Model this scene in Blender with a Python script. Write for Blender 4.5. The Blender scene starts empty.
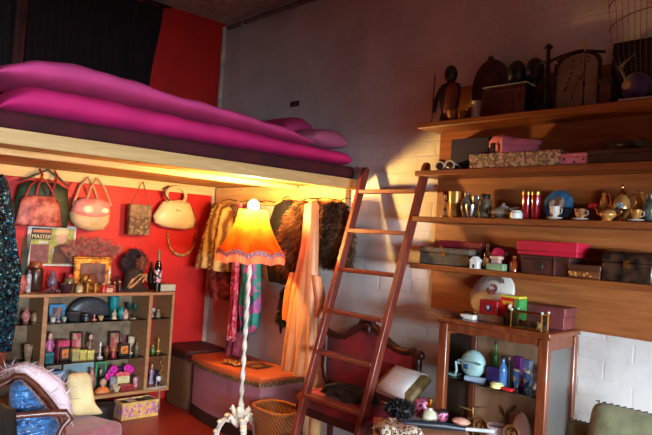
import bpy, bmesh, math, random
from math import sin, cos, pi, radians, sqrt
from mathutils import Vector, Matrix
random.seed(7)
SC = bpy.context.scene
COL = SC.collection

# ------------------------------------------------------------------ camera
CAM = Vector((4.2181, -2.6847, 1.25)); FPX = 643.3
A_, B_, C_ = radians(137.6107), radians(1.605), radians(3.4924)
FWD = Vector((cos(B_) * cos(A_), cos(B_) * sin(A_), sin(B_)))
R0 = FWD.cross(Vector((0, 0, 1))).normalized(); U0 = R0.cross(FWD)
RGT = cos(C_) * R0 + sin(C_) * U0; UPV = -sin(C_) * R0 + cos(C_) * U0
cam_data = bpy.data.cameras.new('camera'); cam = bpy.data.objects.new('camera', cam_data); COL.objects.link(cam)
cam.matrix_world = Matrix(((RGT.x, UPV.x, -FWD.x, CAM.x), (RGT.y, UPV.y, -FWD.y, CAM.y), (RGT.z, UPV.z, -FWD.z, CAM.z), (0, 0, 0, 1)))
cam_data.sensor_width = 36.0; cam_data.lens = 36.0 * FPX / 652.0; cam_data.clip_start = 0.05
SC.camera = cam

# ------------------------------------------------------------------ world, daylight, exposure
world = bpy.data.worlds.new('world'); SC.world = world; world.use_nodes = True
bg = world.node_tree.nodes['Background']; bg.inputs[0].default_value = (1.0, 0.88, 0.78, 1); bg.inputs[1].default_value = 1.1
def area_light(name, loc, target, sx, sy, power, color):
    d = bpy.data.lights.new(name, 'AREA'); d.shape = 'RECTANGLE'; d.size = sx; d.size_y = sy; d.energy = power; d.color = color
    o = bpy.data.objects.new(name, d); COL.objects.link(o); o.location = loc
    o.rotation_euler = (Vector(target) - Vector(loc)).to_track_quat('-Z', 'Y').to_euler()
    return o
area_light('daylight_outside_window', (8.8, -4.4, 2.98), (5.2, -3.0, 1.5), 3.2, 1.9, 1250.0, (1.0, 0.95, 0.9))
area_light('daylight_outside_low_window', (7.8, -2.4, 1.08), (3.2, -0.2, 0.75), 2.2, 0.5, 640.0, (0.70, 0.87, 1.0))
BULB_POWER = 1900.0
SC.view_settings.view_transform = 'Standard'; SC.view_settings.look = 'None'
SC.view_settings.exposure = 0.0; SC.view_settings.gamma = 1.0; SC.view_settings.use_curve_mapping = False
SC.cycles.max_bounces = 8; SC.cycles.transparent_max_bounces = 16
SC.cycles.sample_clamp_indirect = 4.0
SC.cycles.caustics_reflective = False; SC.cycles.caustics_refractive = False

# ------------------------------------------------------------------ placing helpers
def ray(px, py): return FWD + RGT * ((px - 326) / FPX) + UPV * ((217.5 - py) / FPX)
def P(px, py, x=None, y=None, z=None):
    q = ray(px, py)
    t = (x - CAM.x) / q.x if x is not None else (y - CAM.y) / q.y if y is not None else (z - CAM.z) / q.z
    return CAM + q * t
class Slot:
    def __init__(s, loc, rz, w, h, adj=False): s.loc = loc; s.rz = rz; s.w = w; s.h = h; s.adj = adj
def SR(px0, px1, pyt, y, zb):        # something standing along the right wall
    a = P(px0, pyt, y=y); b = P(px1, pyt, y=y); m = P((px0 + px1) / 2, pyt, y=y)
    return Slot((m.x, y, zb), 0.0, b.x - a.x, m.z - zb, True)
def SL(px0, px1, pyt, x, zb):        # something standing along the left wall
    a = P(px0, pyt, x=x); b = P(px1, pyt, x=x); m = P((px0 + px1) / 2, pyt, x=x)
    return Slot((x, m.y, zb), pi / 2, b.y - a.y, m.z - zb, True)

def face_fit(s, d):                  # sizes in a slot are those of the front face, half the depth nearer than the slot's plane
    if not s.adj: return
    n = Vector((sin(s.rz), -cos(s.rz), 0)); p = Vector(s.loc); t = 1 + (d / 2) / (p - CAM).dot(n)
    q = CAM + (p - CAM) * t - n * (d / 2); s.h = CAM.z + (p.z + s.h - CAM.z) * t - p.z; s.w *= t; s.loc = (q.x, q.y, p.z); s.adj = False
# ------------------------------------------------------------------ materials
def lin(c):
    f = lambda v: (v / 255 / 12.92) if v / 255 <= 0.04045 else ((v / 255 + 0.055) / 1.055) ** 2.4
    return (f(c[0]), f(c[1]), f(c[2]), 1)
MC = {}
class NT:
    def __init__(s, name):
        s.m = bpy.data.materials.new(name); s.m.use_nodes = True; s.t = s.m.node_tree; s.b = s.t.nodes['Principled BSDF']
        s.out = s.t.nodes['Material Output']
    def n(s, typ, **kw):
        x = s.t.nodes.new(typ)
        for k, v in kw.items():
            if k.startswith('i_'):
                k2 = k[2:]; x.inputs[int(k2) if k2.isdigit() else k2.replace('_', ' ')].default_value = v
            else: setattr(x, k, v)
        return x
    def l(s, a, b): s.t.links.new(a, b)
    def coord(s, scale=(1, 1, 1)):
        tc = s.n('ShaderNodeTexCoord'); mp = s.n('ShaderNodeMapping'); mp.inputs['Scale'].default_value = scale
        s.l(tc.outputs['Object'], mp.inputs[0]); return mp.outputs[0]
    def ramp(s, fac, stops, interp='LINEAR'):
        r = s.n('ShaderNodeValToRGB'); cr = r.color_ramp; cr.interpolation = interp
        while len(cr.elements) < len(stops): cr.elements.new(0.5)
        for e, (p, c) in zip(cr.elements, stops): e.position = p; e.color = lin(c)
        s.l(fac, r.inputs[0]); return r.outputs[0]
    def bump(s, h, strength=0.3, dist=0.01):
        b = s.n('ShaderNodeBump'); b.inputs['Strength'].default_value = strength; b.inputs['Distance'].default_value = dist
        s.l(h, b.inputs['Height']); s.l(b.outputs[0], s.b.inputs['Normal'])
    def base(s, sock): s.l(sock, s.b.inputs['Base Color'])
    def pr(s, rough=0.6, metal=0.0, sheen=0.0, coat=0.0):
        s.b.inputs['Roughness'].default_value = rough; s.b.inputs['Metallic'].default_value = metal
        s.b.inputs['Sheen Weight'].default_value = sheen; s.b.inputs['Coat Weight'].default_value = coat
def mat(c, rough=0.6, metal=0.0, var=0.12, scale=14.0, bump=0.0, sheen=0.0, coat=0.0, c2=None):
    key = ('m', c, rough, metal, var, scale, bump, sheen, coat, c2)
    if key in MC: return MC[key]
    n = NT('paint'); n.pr(rough, metal, sheen, coat)
    nz = n.n('ShaderNodeTexNoise', i_Scale=scale, i_Detail=4.0); n.l(n.coord(), nz.inputs['Vector'])
    d = tuple(max(0, v * (1 - var)) for v in c); e = c2 or tuple(min(255, v * (1 + var * 0.6)) for v in c)
    n.base(n.ramp(nz.outputs[0], [(0.35, d), (0.65, e)]))
    if bump: n.bump(nz.outputs[0], bump, 0.006)
    MC[key] = n.m; return n.m
def wood(c, c2, stretch=(2, 14, 14), rough=0.45, scale=3.0, coat=0.0):
    key = ('w', c, c2, stretch, rough, scale, coat)
    if key in MC: return MC[key]
    n = NT('wood'); n.pr(rough, 0, 0, coat)
    nz = n.n('ShaderNodeTexNoise', i_Scale=scale, i_Detail=6.0, i_Roughness=0.6, i_Distortion=0.6); n.l(n.coord(stretch), nz.inputs['Vector'])
    n.base(n.ramp(nz.outputs[0], [(0.3, c), (0.52, tuple((a + b) / 2 for a, b in zip(c, c2))), (0.7, c2)])); n.bump(nz.outputs[0], 0.12, 0.004)
    MC[key] = n.m; return n.m
def cells(cols, scale=30.0, rough=0.6, metal=0.0, bump=0.0, stretch=(1, 1, 1), sheen=0):       # patchwork of irregular patches
    key = ('c', tuple(cols), scale, rough, metal, bump, stretch)
    if key in MC: return MC[key]
    n = NT('pattern'); n.pr(rough, metal, sheen)
    v = n.n('ShaderNodeTexVoronoi', i_Scale=scale); n.l(n.coord(stretch), v.inputs['Vector'])
    sp = n.n('ShaderNodeSeparateColor'); n.l(v.outputs['Color'], sp.inputs[0])
    k = len(cols); n.base(n.ramp(sp.outputs[0], [(i / k, c) for i, c in enumerate(cols)], 'CONSTANT'))
    if bump: n.bump(v.outputs['Distance'], bump, 0.006)
    MC[key] = n.m; return n.m
def dots(cbg, cdot, scale=40.0, size=0.3, rough=0.5, c3=None):
    key = ('d', cbg, cdot, scale, size, rough, c3)
    if key in MC: return MC[key]
    n = NT('spots'); n.pr(rough)
    v = n.n('ShaderNodeTexVoronoi', i_Scale=scale); n.l(n.coord(), v.inputs['Vector'])
    st = [(0, cdot), (size, cbg)] if c3 is None else [(0, c3), (size * 0.55, cdot), (size, cbg)]
    n.base(n.ramp(v.outputs['Distance'], st, 'CONSTANT')); MC[key] = n.m; return n.m
def stripes(c, c2, scale=40.0, axis='X', rough=0.6, bump=0.2, dist=0.0):
    key = ('s', c, c2, scale, axis, rough, bump, dist)
    if key in MC: return MC[key]
    n = NT('stripes'); n.pr(rough)
    w = n.n('ShaderNodeTexWave', i_Scale=scale, i_Distortion=dist, i_Detail=1.0); w.bands_direction = axis; n.l(n.coord(), w.inputs['Vector'])
    n.base(n.ramp(w.outputs['Fac'], [(0.1, c), (0.8, c2)])); 
    if bump: n.bump(w.outputs['Fac'], bump, 0.006)
    MC[key] = n.m; return n.m
def wicker(c, c2, sc=45.0, rough=0.6):
    key = ('k', c, c2, sc)
    if key in MC: return MC[key]
    n = NT('wicker'); n.pr(rough); co = n.coord()
    a = n.n('ShaderNodeTexWave', i_Scale=sc, i_Distortion=0.5); a.bands_direction = 'Z'; n.l(co, a.inputs['Vector'])
    b = n.n('ShaderNodeTexWave', i_Scale=sc * 0.5, i_Distortion=0.5); b.bands_direction = 'DIAGONAL'; n.l(co, b.inputs['Vector'])
    m = n.n('ShaderNodeMath', operation='MULTIPLY'); n.l(a.outputs['Fac'], m.inputs[0]); n.l(b.outputs['Fac'], m.inputs[1])
    n.base(n.ramp(m.outputs[0], [(0.05, c), (0.6, c2)])); n.bump(m.outputs[0], 0.6, 0.008); MC[key] = n.m; return n.m
def glass(tint=(225, 235, 232), gloss=0.12):
    key = ('g', tint, gloss)
    if key in MC: return MC[key]
    n = NT('glass'); t = n.n('ShaderNodeBsdfTransparent'); t.inputs[0].default_value = lin(tint)
    g = n.n('ShaderNodeBsdfGlossy'); g.inputs['Roughness'].default_value = 0.06 if gloss < 0.3 else 0.3
    f = n.n('ShaderNodeFresnel'); f.inputs[0].default_value = 1.45
    a = n.n('ShaderNodeMath', operation='ADD'); n.l(f.outputs[0], a.inputs[0]); a.inputs[1].default_value = gloss - 0.04
    mx = n.n('ShaderNodeMixShader'); n.l(a.outputs[0], mx.inputs[0]); n.l(t.outputs[0], mx.inputs[1]); n.l(g.outputs[0], mx.inputs[2])
    n.l(mx.outputs[0], n.out.inputs[0]); MC[key] = n.m; return n.m
def translucent(c, c2, mixf=0.6, scale=20.0):
    key = ('t', c, c2, mixf)
    if key in MC: return MC[key]
    n = NT('silk'); nz = n.n('ShaderNodeTexNoise', i_Scale=scale); n.l(n.coord((1, 1, 0.2)), nz.inputs['Vector'])
    col = n.ramp(nz.outputs[0], [(0.3, c), (0.7, c2)])
    d = n.n('ShaderNodeBsdfDiffuse'); t = n.n('ShaderNodeBsdfTranslucent'); n.l(col, d.inputs[0]); n.l(col, t.inputs[0])
    mx = n.n('ShaderNodeMixShader'); mx.inputs[0].default_value = mixf; n.l(d.outputs[0], mx.inputs[1]); n.l(t.outputs[0], mx.inputs[2])
    n.l(mx.outputs[0], n.out.inputs[0]); MC[key] = n.m; return n.m
def glow(c, strength):
    n = NT('lit_glass'); n.b.inputs['Base Color'].default_value = lin(c); n.b.inputs['Emission Color'].default_value = lin(c)
    n.b.inputs['Emission Strength'].default_value = strength; return n.m
def metal(c, rough=0.3): return mat(c, rough, 1.0, 0.1)
GOLD = metal((205, 150, 70), 0.3); BRASS = metal((170, 125, 60), 0.4); SILVER = metal((190, 190, 195), 0.25); DARKMETAL = metal((55, 50, 48), 0.45)
BLACK = mat((18, 17, 19), 0.6); WHITE = mat((225, 222, 215), 0.5); CREAM = mat((225, 205, 165), 0.6)

# ------------------------------------------------------------------ mesh builder
class M:
    def __init__(s): s.v = []; s.f = []; s.sg = 1
    def add(s, v, f):
        o = len(s.v); s.v += [tuple(p) for p in v]; s.f += [tuple(i + o for i in q) for q in f]; return s
    def box(s, x0, x1, y0, y1, z0, z1, rz=0, c=None):
        v = [(x, y, z) for z in (z0, z1) for y in (y0, y1) for x in (x0, x1)]
        if rz:
            c = c or ((x0 + x1) / 2, (y0 + y1) / 2)
            v = [(c[0] + (x - c[0]) * cos(rz) - (y - c[1]) * sin(rz), c[1] + (x - c[0]) * sin(rz) + (y - c[1]) * cos(rz), z) for x, y, z in v]
        return s.add(v, [(0, 2, 3, 1), (4, 5, 7, 6), (0, 1, 5, 4), (2, 6, 7, 3), (0, 4, 6, 2), (1, 3, 7, 5)])
    def loft(s, rings, cap=True, closed=True):
        n = len(rings[0]); f = []
        for i in range(len(rings) - 1):
            for j in range(n if closed else n - 1):
                k = (j + 1) % n; f.append((i * n + j, i * n + k, (i + 1) * n + k, (i + 1) * n + j))
        if cap: f.append(tuple(range(n - 1, -1, -1))); f.append(tuple((len(rings) - 1) * n + j for j in range(n)))
        return s.add([p for r in rings for p in r], f)
    def lathe(s, prof, c=(0, 0, 0), n=24, sx=1.0, sy=1.0, rip=None, cap=True):
        rings = []
        for i, (r, z) in enumerate(prof):
            r = max(r, 1e-4); ring = []
            for j in range(n):
                a = 2 * pi * j / n; q = r * (rip(a, i) if rip else 1)
                ring.append((c[0] + q * cos(a) * sx, c[1] + q * sin(a) * sy, c[2] + z))
            rings.append(ring)
        return s.loft(rings, cap)
    def ball(s, c, r, n=16, m=10):
        if not isinstance(r, (tuple, list)): r = (r, r, r)
        return s.loft([[(c[0] + r[0] * sin(t) * cos(2 * pi * j / n), c[1] + r[1] * sin(t) * sin(2 * pi * j / n), c[2] - r[2] * cos(t)) for j in range(n)]
                       for t in [max(0.04, min(pi - 0.04, pi * i / m)) for i in range(m + 1)]])
    def tube(s, pts, r, n=8, closed=False):
        pts = [Vector(p) for p in pts]; k = len(pts); rr = r if isinstance(r, (list, tuple)) else [r] * k
        up = Vector((0.13, 0.21, 0.97)); rings = []
        for i in range(k):
            a = pts[(i - 1) % k] if (closed or i) else pts[0]; b = pts[(i + 1) % k] if (closed or i < k - 1) else pts[-1]
            d = (b - a).normalized(); u = d.cross(up)
            if u.length < 1e-3: u = d.cross(Vector((1, 0, 0)))
            u.normalize(); w = u.cross(d).normalized(); up = w
            rings.append([pts[i] + (u * cos(2 * pi * j / n) + w * sin(2 * pi * j / n)) * rr[i] for j in range(n)])
        if closed: rings.append(rings[0])
        return s.loft(rings, not closed)
    def prism(s, out, y0, y1):                        # outline in local x,z pulled along y
        n = len(out); f = [(i, (i + 1) % n, n + (i + 1) % n, n + i) for i in range(n)] + [tuple(range(n - 1, -1, -1)), tuple(range(n, 2 * n))]
        return s.add([(x, y0, z) for x, z in out] + [(x, y1, z) for x, z in out], f)
    def puff(s, out, d, y=0.0, edge=0.12):            # a stuffed shape with outline in x,z
        n = len(out); cx = sum(p[0] for p in out) / n; cz = sum(p[1] for p in out) / n; rings = []
        for k, yy in ((0.03, -1), (0.45, -0.97), (0.75, -0.82), (0.92, -0.5), (1, -edge), (1, edge), (0.92, 0.5), (0.75, 0.82), (0.45, 0.97), (0.03, 1)):
            rings.append([(cx + (x - cx) * k, y + yy * d / 2, cz + (z - cz) * k) for x, z in out])
        return s.loft(rings)
    def drape(s, rows, n=72, ph=0.0):                 # hanging cloth: (z, cx, halfw, cy, halfd, folds, depth)
        rings = []
        for z, cx, hw, cy, hd, k, am in rows:
            rings.append([(cx + hw * cos(a) * (1 + 0.02 * sin(5 * a + z * 9 + ph)), cy + hd * sin(a) * (1 + am * sin(k * a + ph + 0.6 * sin(z * 7))) + am * 0.012 * sin(2 * k * a + ph),
                           z + 0.006 * sin(k * a * 0.5 + ph)) for a in [2 * pi * j / n for j in range(n)]])
        s.sg = -1; return s.loft(rings)
    def fur(s, count, ln, w, droop=0.6, jit=0.4):     # tapering tufts over what has been built so far
        fs = [q for q in s.f]; V = [Vector(p) for p in s.v]; ar = []; tot = 0
        for q in fs:
            a = (V[q[1]] - V[q[0]]).cross(V[q[2]] - V[q[0]]).length
            if len(q) == 4: a += (V[q[2]] - V[q[0]]).cross(V[q[3]] - V[q[0]]).length
            if len(q) > 4: a = 0
            tot += a; ar.append(tot)
        import bisect
        for _ in range(count):
            q = fs[min(len(fs) - 1, bisect.bisect(ar, random.random() * tot))]; a, b = random.random(), random.random()
            p0 = V[q[0]].lerp(V[q[1]], a); p1 = V[q[3 if len(q) > 3 else 2]].lerp(V[q[2]], a); p = p0.lerp(p1, b)
            nn = (V[q[1]] - V[q[0]]).cross(V[q[2]] - V[q[0]])
            if nn.length < 1e-12: continue
            nn.normalize(); nn *= s.sg; L = ln * random.uniform(0.6, 1.3)
            d = nn + Vector((random.uniform(-jit, jit), random.uniform(-jit, jit), random.uniform(-jit, jit) - droop)); d.normalize()
            t = d.cross(Vector((random.uniform(-1, 1), random.uniform(-1, 1), random.uniform(-1, 1))));
            if t.length < 1e-6: continue
            t.normalize(); m = p + d * L * 0.55 + Vector((0, 0, 0.0)); tip = p + d * L + Vector((0, 0, -droop * L * 0.35))
            s.add([p - t * w, p + t * w, m + t * w * 0.7, tip, m - t * w * 0.7], [(0, 1, 2, 3, 4)])
        return s
    def rot(s, ang, axis='Z', c=(0, 0, 0)):
        R = Matrix.Rotation(ang, 3, axis); c = Vector(c); s.v = [tuple(R @ (Vector(p) - c) + c) for p in s.v]; return s
    def fur_only(s, *a):
        nv, nf = len(s.v), len(s.f); s.fur(*a); s.f = [tuple(i - nv for i in q) for q in s.f[nf:]]; s.v = s.v[nv:]; return s
    def put(s, name, m, parent=None, bev=0.0, smooth=True, loc=None, rz=0.0, sharp=40, rx=0.0):
        me = bpy.data.meshes.new(name); me.from_pydata(s.v, [], s.f); me.update()
        bm = bmesh.new(); bm.from_mesh(me); bmesh.ops.recalc_face_normals(bm, faces=bm.faces); bm.to_mesh(me); bm.free()
        if smooth: me.shade_smooth(); me.set_sharp_from_angle(angle=radians(sharp))
        me.materials.append(m); o = bpy.data.objects.new(name, me); COL.objects.link(o)
        if parent is not None: o.parent = parent
        if loc is not None: o.location = loc
        o.rotation_euler = (rx, 0, rz)
        if bev:
            b = o.modifiers.new('edge', 'BEVEL'); b.width = bev; b.segments = 2; b.limit_method = 'ANGLE'
        return o
def tag(o, label, cat, group=None):
    o['label'] = label; o['category'] = cat
    if group: o['group'] = group
    return o
def thing(name, label, cat, loc=(0, 0, 0), rz=0.0, group=None, rx=0.0):
    o = bpy.data.objects.new(name, None); COL.objects.link(o); o.empty_display_size = 0.1
    o.location = loc; o.rotation_euler = (rx, 0, rz); return tag(o, label, cat, group)
def struct(m, name, material, parent=None, **k):
    o = m.put(name, material, parent, **k)
    if parent is None: o['kind'] = 'structure'
    return o
def text_mesh(txt, size, material, parent, loc, rz=0.0, rx=pi / 2, name='lettering'):
    c = bpy.data.curves.new('lettering', 'FONT'); c.body = txt; c.size = size; c.extrude = 0.0006; c.align_x = 'CENTER'; c.align_y = 'CENTER'
    t = bpy.data.objects.new('lettering', c); COL.objects.link(t); bpy.context.view_layer.update()
    me = bpy.data.meshes.new_from_object(t.evaluated_get(bpy.context.evaluated_depsgraph_get()))
    bpy.data.objects.remove(t); o = bpy.data.objects.new(name, me); COL.objects.link(o); me.materials.clear(); me.materials.append(material)
    o.parent = parent; o.location = loc; o.rotation_euler = (rx, 0, rz); return o

# ------------------------------------------------------------------ kinds of small things (all built in slot w x h, front towards -y)
def box_i(name, label, cat, s, d, m, lid=None, group=None, rz=0.0, over=0.004, bev=0.003, dy=0.0, feet=False):
    face_fit(s, d)
    t = thing(name, label, cat, (s.loc[0], s.loc[1], s.loc[2]), s.rz + rz, group); w, h = s.w, s.h
    hb = h * (1 - lid[1]) if lid else h
    M().box(-w / 2, w / 2, -d / 2, d / 2, 0, hb).put('body', m, t, bev=bev)
    if lid: M().box(-w / 2 - over, w / 2 + over, -d / 2 - over, d / 2 + over, hb, h).put('lid', lid[0], t, bev=bev)
    return t
def lathe_i(name, label, cat, s, parts, group=None, n=20, sy=1.0):
    t = thing(name, label, cat, s.loc, s.rz, group)
    for pn, prof, m in parts: M().lathe([(r * s.w / 2, z * s.h) for r, z in prof], n=n, sy=sy).put(pn, m, t)
    return t
def frame_i(name, label, cat, s, fm, pm, bw=0.18, lean=0.12, group=None, d=0.015):
    t = thing(name, label, cat, s.loc, s.rz, group, rx=-lean); w, h = s.w, s.h; b = bw * min(w, h)
    M().box(-w / 2, w / 2, -d / 2, d / 2, 0, b).box(-w / 2, w / 2, -d / 2, d / 2, h - b, h).box(-w / 2, -w / 2 + b, -d / 2, d / 2, b, h - b).box(w / 2 - b, w / 2, -d / 2, d / 2, b, h - b).put('frame', fm, t, bev=0.002)
    M().box(-w / 2 + b, w / 2 - b, -d / 4, d / 3, b, h - b).put('picture', pm, t); return t
def doll_i(name, label, cat, s, skin, dress, hair, group=None, wide=1.0):
    t = thing(name, label, cat, s.loc, s.rz, group); h, w = s.h, s.w / 2
    m = M().lathe([(w * 0.95, 0), (w * 0.9, h * 0.1), (w * 0.55, h * 0.38), (w * 0.42, h * 0.5), (w * 0.55, h * 0.66), (w * 0.22, h * 0.72)], n=18, sy=0.75)
    for sg in (-1, 1): m.tube([(sg * w * 0.45, 0, h * 0.64), (sg * w * 0.75, -w * 0.1, h * 0.5), (sg * w * 0.45, -w * 0.5, h * 0.42)], [w * 0.16, w * 0.14, w * 0.1])
    m.put('dress', dress, t)
    hd = M().ball((0, 0, h * 0.84), (w * 0.42, w * 0.42, h * 0.135)); hd.lathe([(w * 0.15, h * 0.68), (w * 0.15, h * 0.75)], n=10); hd.ball((0, -w * 0.42, h * 0.83), (w * 0.06, w * 0.08, h * 0.025), 8, 6)
    hd.put('head', skin, t)
    M().ball((0, w * 0.14, h * 0.875), (w * 0.5, w * 0.45, h * 0.125)).ball((0, w * 0.28, h * 0.76), (w * 0.48, w * 0.25, h * 0.15)).put('hair', hair, t)
    return t
def cup_i(name, label, cat, s, m, m2=None, group=None, saucer=True):
    t = thing(name, label, cat, s.loc, s.rz, group); w, h = s.w / 2, s.h; z0 = 0.008 if saucer else 0
    if saucer: M().lathe([(w * 0.6, 0), (w * 1.25, h * 0.16), (w * 1.22, h * 0.2), (w * 0.5, 0.009)], n=24).put('saucer', m2 or m, t)
    c = w * 0.85
    M().lathe([(c * 0.5, z0), (c * 0.55, z0 + h * 0.08), (c * 0.85, h * 0.5), (c, h), (c * 0.93, h), (c * 0.75, h * 0.5), (c * 0.1, h * 0.25)], n=22).put('bowl', m, t)
    M().tube([(c * 0.85, 0, h * 0.85), (c * 1.35, 0, h * 0.85), (c * 1.4, 0, h * 0.55), (c * 0.8, 0, h * 0.42)], w * 0.09).put('handle', m2 or m, t); return t
def teapot_i(name, label, cat, s, m, m2, group=None, tall=False):
    t = thing(name, label, cat, s.loc, s.rz, group); w, h = s.w / 2, s.h; b = w * 0.62
    M().lathe([(b * 0.6, 0), (b * 0.62, h * 0.05), (b * 0.5, h * 0.1), (b * 0.95, h * 0.3), (b, h * 0.42), (b * 0.8, h * 0.6), (b * 0.45, h * 0.7)], n=24).put('body', m, t)
    M().lathe([(b * 0.5, h * 0.7), (b * 0.42, h * 0.78), (b * 0.12, h * 0.86), (b * 0.1, h * 0.9), (b * 0.17, h * 0.95), (b * 0.03, h)], n=18).put('lid', m2, t)
    M().tube([(-b * 0.85, 0, h * 0.35), (-b * 1.3, 0, h * 0.45), (-w * 0.85, 0, h * 0.62), (-w * 0.98, 0, h * 0.76)], [b * 0.2, b * 0.15, b * 0.1, b * 0.08]).put('spout', m2, t)
    M().tube([(b * 0.7, 0, h * 0.64), (w * 0.9, 0, h * 0.74), (w * 0.99, 0, h * 0.55), (w * 0.85, 0, h * 0.36), (b * 0.9, 0, h * 0.28)], b * 0.09).put('handle', m2, t); return t
VASE = [(0.5, 0), (0.55, 0.04), (0.95, 0.35), (1, 0.5), (0.75, 0.72), (0.4, 0.84), (0.5, 0.98), (0.42, 1), (0.3, 0.86)]
JAR = [(0.85, 0), (1, 0.05), (1, 0.7), (0.85, 0.8), (0.7, 0.82)]; JARLID = [(0.78, 0.82), (0.78, 0.96), (0.7, 1), (0.05, 1)]
GOBLET = [(0.75, 0), (0.7, 0.05), (0.15, 0.1), (0.15, 0.4), (0.6, 0.52), (1, 0.7), (1, 1), (0.92, 1), (0.88, 0.72), (0.1, 0.56)]
BOTTLE = [(0.9, 0), (1, 0.03), (1, 0.55), (0.85, 0.64), (0.4, 0.74), (0.36, 0.92)]; CAP = [(0.42, 0.9), (0.42, 0.99), (0.05, 1)]
BOWL = [(0.5, 0), (0.55, 0.06), (0.9, 0.6), (1, 1), (0.93, 1), (0.8, 0.6), (0.1, 0.2)]
STICK = [(1, 0), (0.95, 0.08), (0.35, 0.14), (0.25, 0.3), (0.45, 0.36), (0.2, 0.44), (0.2, 0.7), (0.5, 0.76), (0.45, 0.82), (0.3, 0.82), (0.28, 1)]
TUMBLER = [(0.78, 0), (0.82, 0.02), (1, 1), (0.93, 1), (0.76, 0.06)]

# ------------------------------------------------------------------ the room
ZC = 2.83
def brick_material():
    n = NT('painted_brick'); n.pr(0.75)
    tc = n.n('ShaderNodeTexCoord'); sp = n.n('ShaderNodeSeparateXYZ'); n.l(tc.outputs['Object'], sp.inputs[0]); cb = n.n('ShaderNodeCombineXYZ')
    n.l(sp.outputs[0], cb.inputs[0]); n.l(sp.outputs[2], cb.inputs[1])
    w = n.n('ShaderNodeTexNoise', i_Scale=7.0, i_Detail=2.0); n.l(tc.outputs['Object'], w.inputs['Vector'])
    mixv = n.n('ShaderNodeMix', data_type='RGBA', blend_type='ADD'); mixv.inputs[0].default_value = 0.03; n.l(cb.outputs[0], mixv.inputs[6]); n.l(w.outputs['Color'], mixv.inputs[7])
    b = n.n('ShaderNodeTexBrick'); b.inputs['Scale'].default_value = 1.0; b.inputs['Brick Width'].default_value = 0.235; b.inputs['Row Height'].default_value = 0.082
    b.inputs['Mortar Size'].default_value = 0.007; b.inputs['Mortar Smooth'].default_value = 0.8; n.l(mixv.outputs[2], b.inputs['Vector'])
    nz = n.n('ShaderNodeTexNoise', i_Scale=2.6, i_Detail=6.0, i_Roughness=0.6); n.l(tc.outputs['Object'], nz.inputs['Vector'])
    nf = n.n('ShaderNodeTexNoise', i_Scale=38.0, i_Detail=3.0); n.l(tc.outputs['Object'], nf.inputs['Vector'])
    n.base(n.ramp(nz.outputs[0], [(0.3, (196, 186, 180)), (0.6, (222, 215, 210))]))
    h = n.n('ShaderNodeMath', operation='MULTIPLY_ADD'); n.l(b.outputs['Fac'], h.inputs[0]); h.inputs[1].default_value = -0.8; n.l(nf.outputs[0], h.inputs[2])
    pm = n.n('ShaderNodeTexNoise', i_Scale=1.7, i_Detail=3.0); n.l(tc.outputs['Object'], pm.inputs['Vector'])
    pr = n.n('ShaderNodeMapRange'); pr.inputs[1].default_value = 0.42; pr.inputs[2].default_value = 0.62; pr.inputs[3].default_value = 0.15; pr.inputs[4].default_value = 1.0; n.l(pm.outputs[0], pr.inputs[0])
    pb = n.n('ShaderNodeTexNoise', i_Scale=11.0, i_Detail=3.0); n.l(tc.outputs['Object'], pb.inputs['Vector'])
    mu = n.n('ShaderNodeMath', operation='MULTIPLY'); n.l(h.outputs[0], mu.inputs[0]); n.l(pr.outputs[0], mu.inputs[1])
    ad = n.n('ShaderNodeMath', operation='ADD'); n.l(mu.outputs[0], ad.inputs[0]); n.l(pb.outputs[0], ad.inputs[1])
    n.bump(ad.outputs[0], 0.36, 0.010); return n.m
RED = mat((200, 20, 10), 0.55, 0, 0.08, 3.0, 0.03)
DIMWALL = mat((112, 100, 94), 0.8)
n_ = NT('red_tiles'); n_.pr(0.32)
br = n_.n('ShaderNodeTexBrick'); br.offset = 0.0; br.inputs['Scale'].default_value = 1.0; br.inputs['Brick Width'].default_value = 0.3; br.inputs['Row Height'].default_value = 0.3
br.inputs['Mortar Size'].default_value = 0.003; br.inputs['Color1'].default_value = lin((132, 40, 28)); br.inputs['Color2'].default_value = lin((118, 34, 24)); br.inputs['Mortar'].default_value = lin((105, 36, 26))
n_.l(n_.coord(), br.inputs['Vector']); n_.base(br.outputs['Color']); FLOORM = n_.m
struct(M().box(-0.1, 5.7, -5.7, 0.1, -0.1, 0), 'floor', FLOORM)
struct(M().box(-0.1, 5.7, -5.7, 0.1, ZC, ZC + 0.1), 'ceiling', mat((200, 176, 162), 0.8))
struct(M().box(-0.1, 0, -5.6, 0, 0, ZC), 'wall_left', RED)
wr = struct(M().box(-0.1, 5.7, 0, 0.1, 0, ZC), 'wall_right', brick_material())
e0 = P(295, 104, y=0); ex = M().box(-0.05, 0.045, -0.003, 0.001, -0.018, 0.02); ex.put('chipped_brick', mat((92, 52, 40), 0.9, 0, 0.3, 30, 0.5), wr, loc=(e0.x, 0, e0.z), bev=0.002)
struct(M().box(-0.1, 5.7, -5.7, -5.6, 0, ZC), 'wall_back', DIMWALL)
OP = [(-3.95, -2.0, 0.6, 1.55), (-1.95, -0.25, 0.3, 1.32)]; WX = 5.2
w_ = M().box(WX, WX + 0.1, -5.6, OP[0][0], 0, ZC).box(WX, WX + 0.1, OP[0][1], OP[1][0], 0, ZC).box(WX, WX + 0.1, OP[1][1], 0, 0, ZC)
for y0, y1, z0, z1 in OP: w_.box(WX, WX + 0.1, y0, y1, 0, z0).box(WX, WX + 0.1, y0, y1, z1, ZC)
struct(w_, 'wall_front', DIMWALL)
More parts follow.
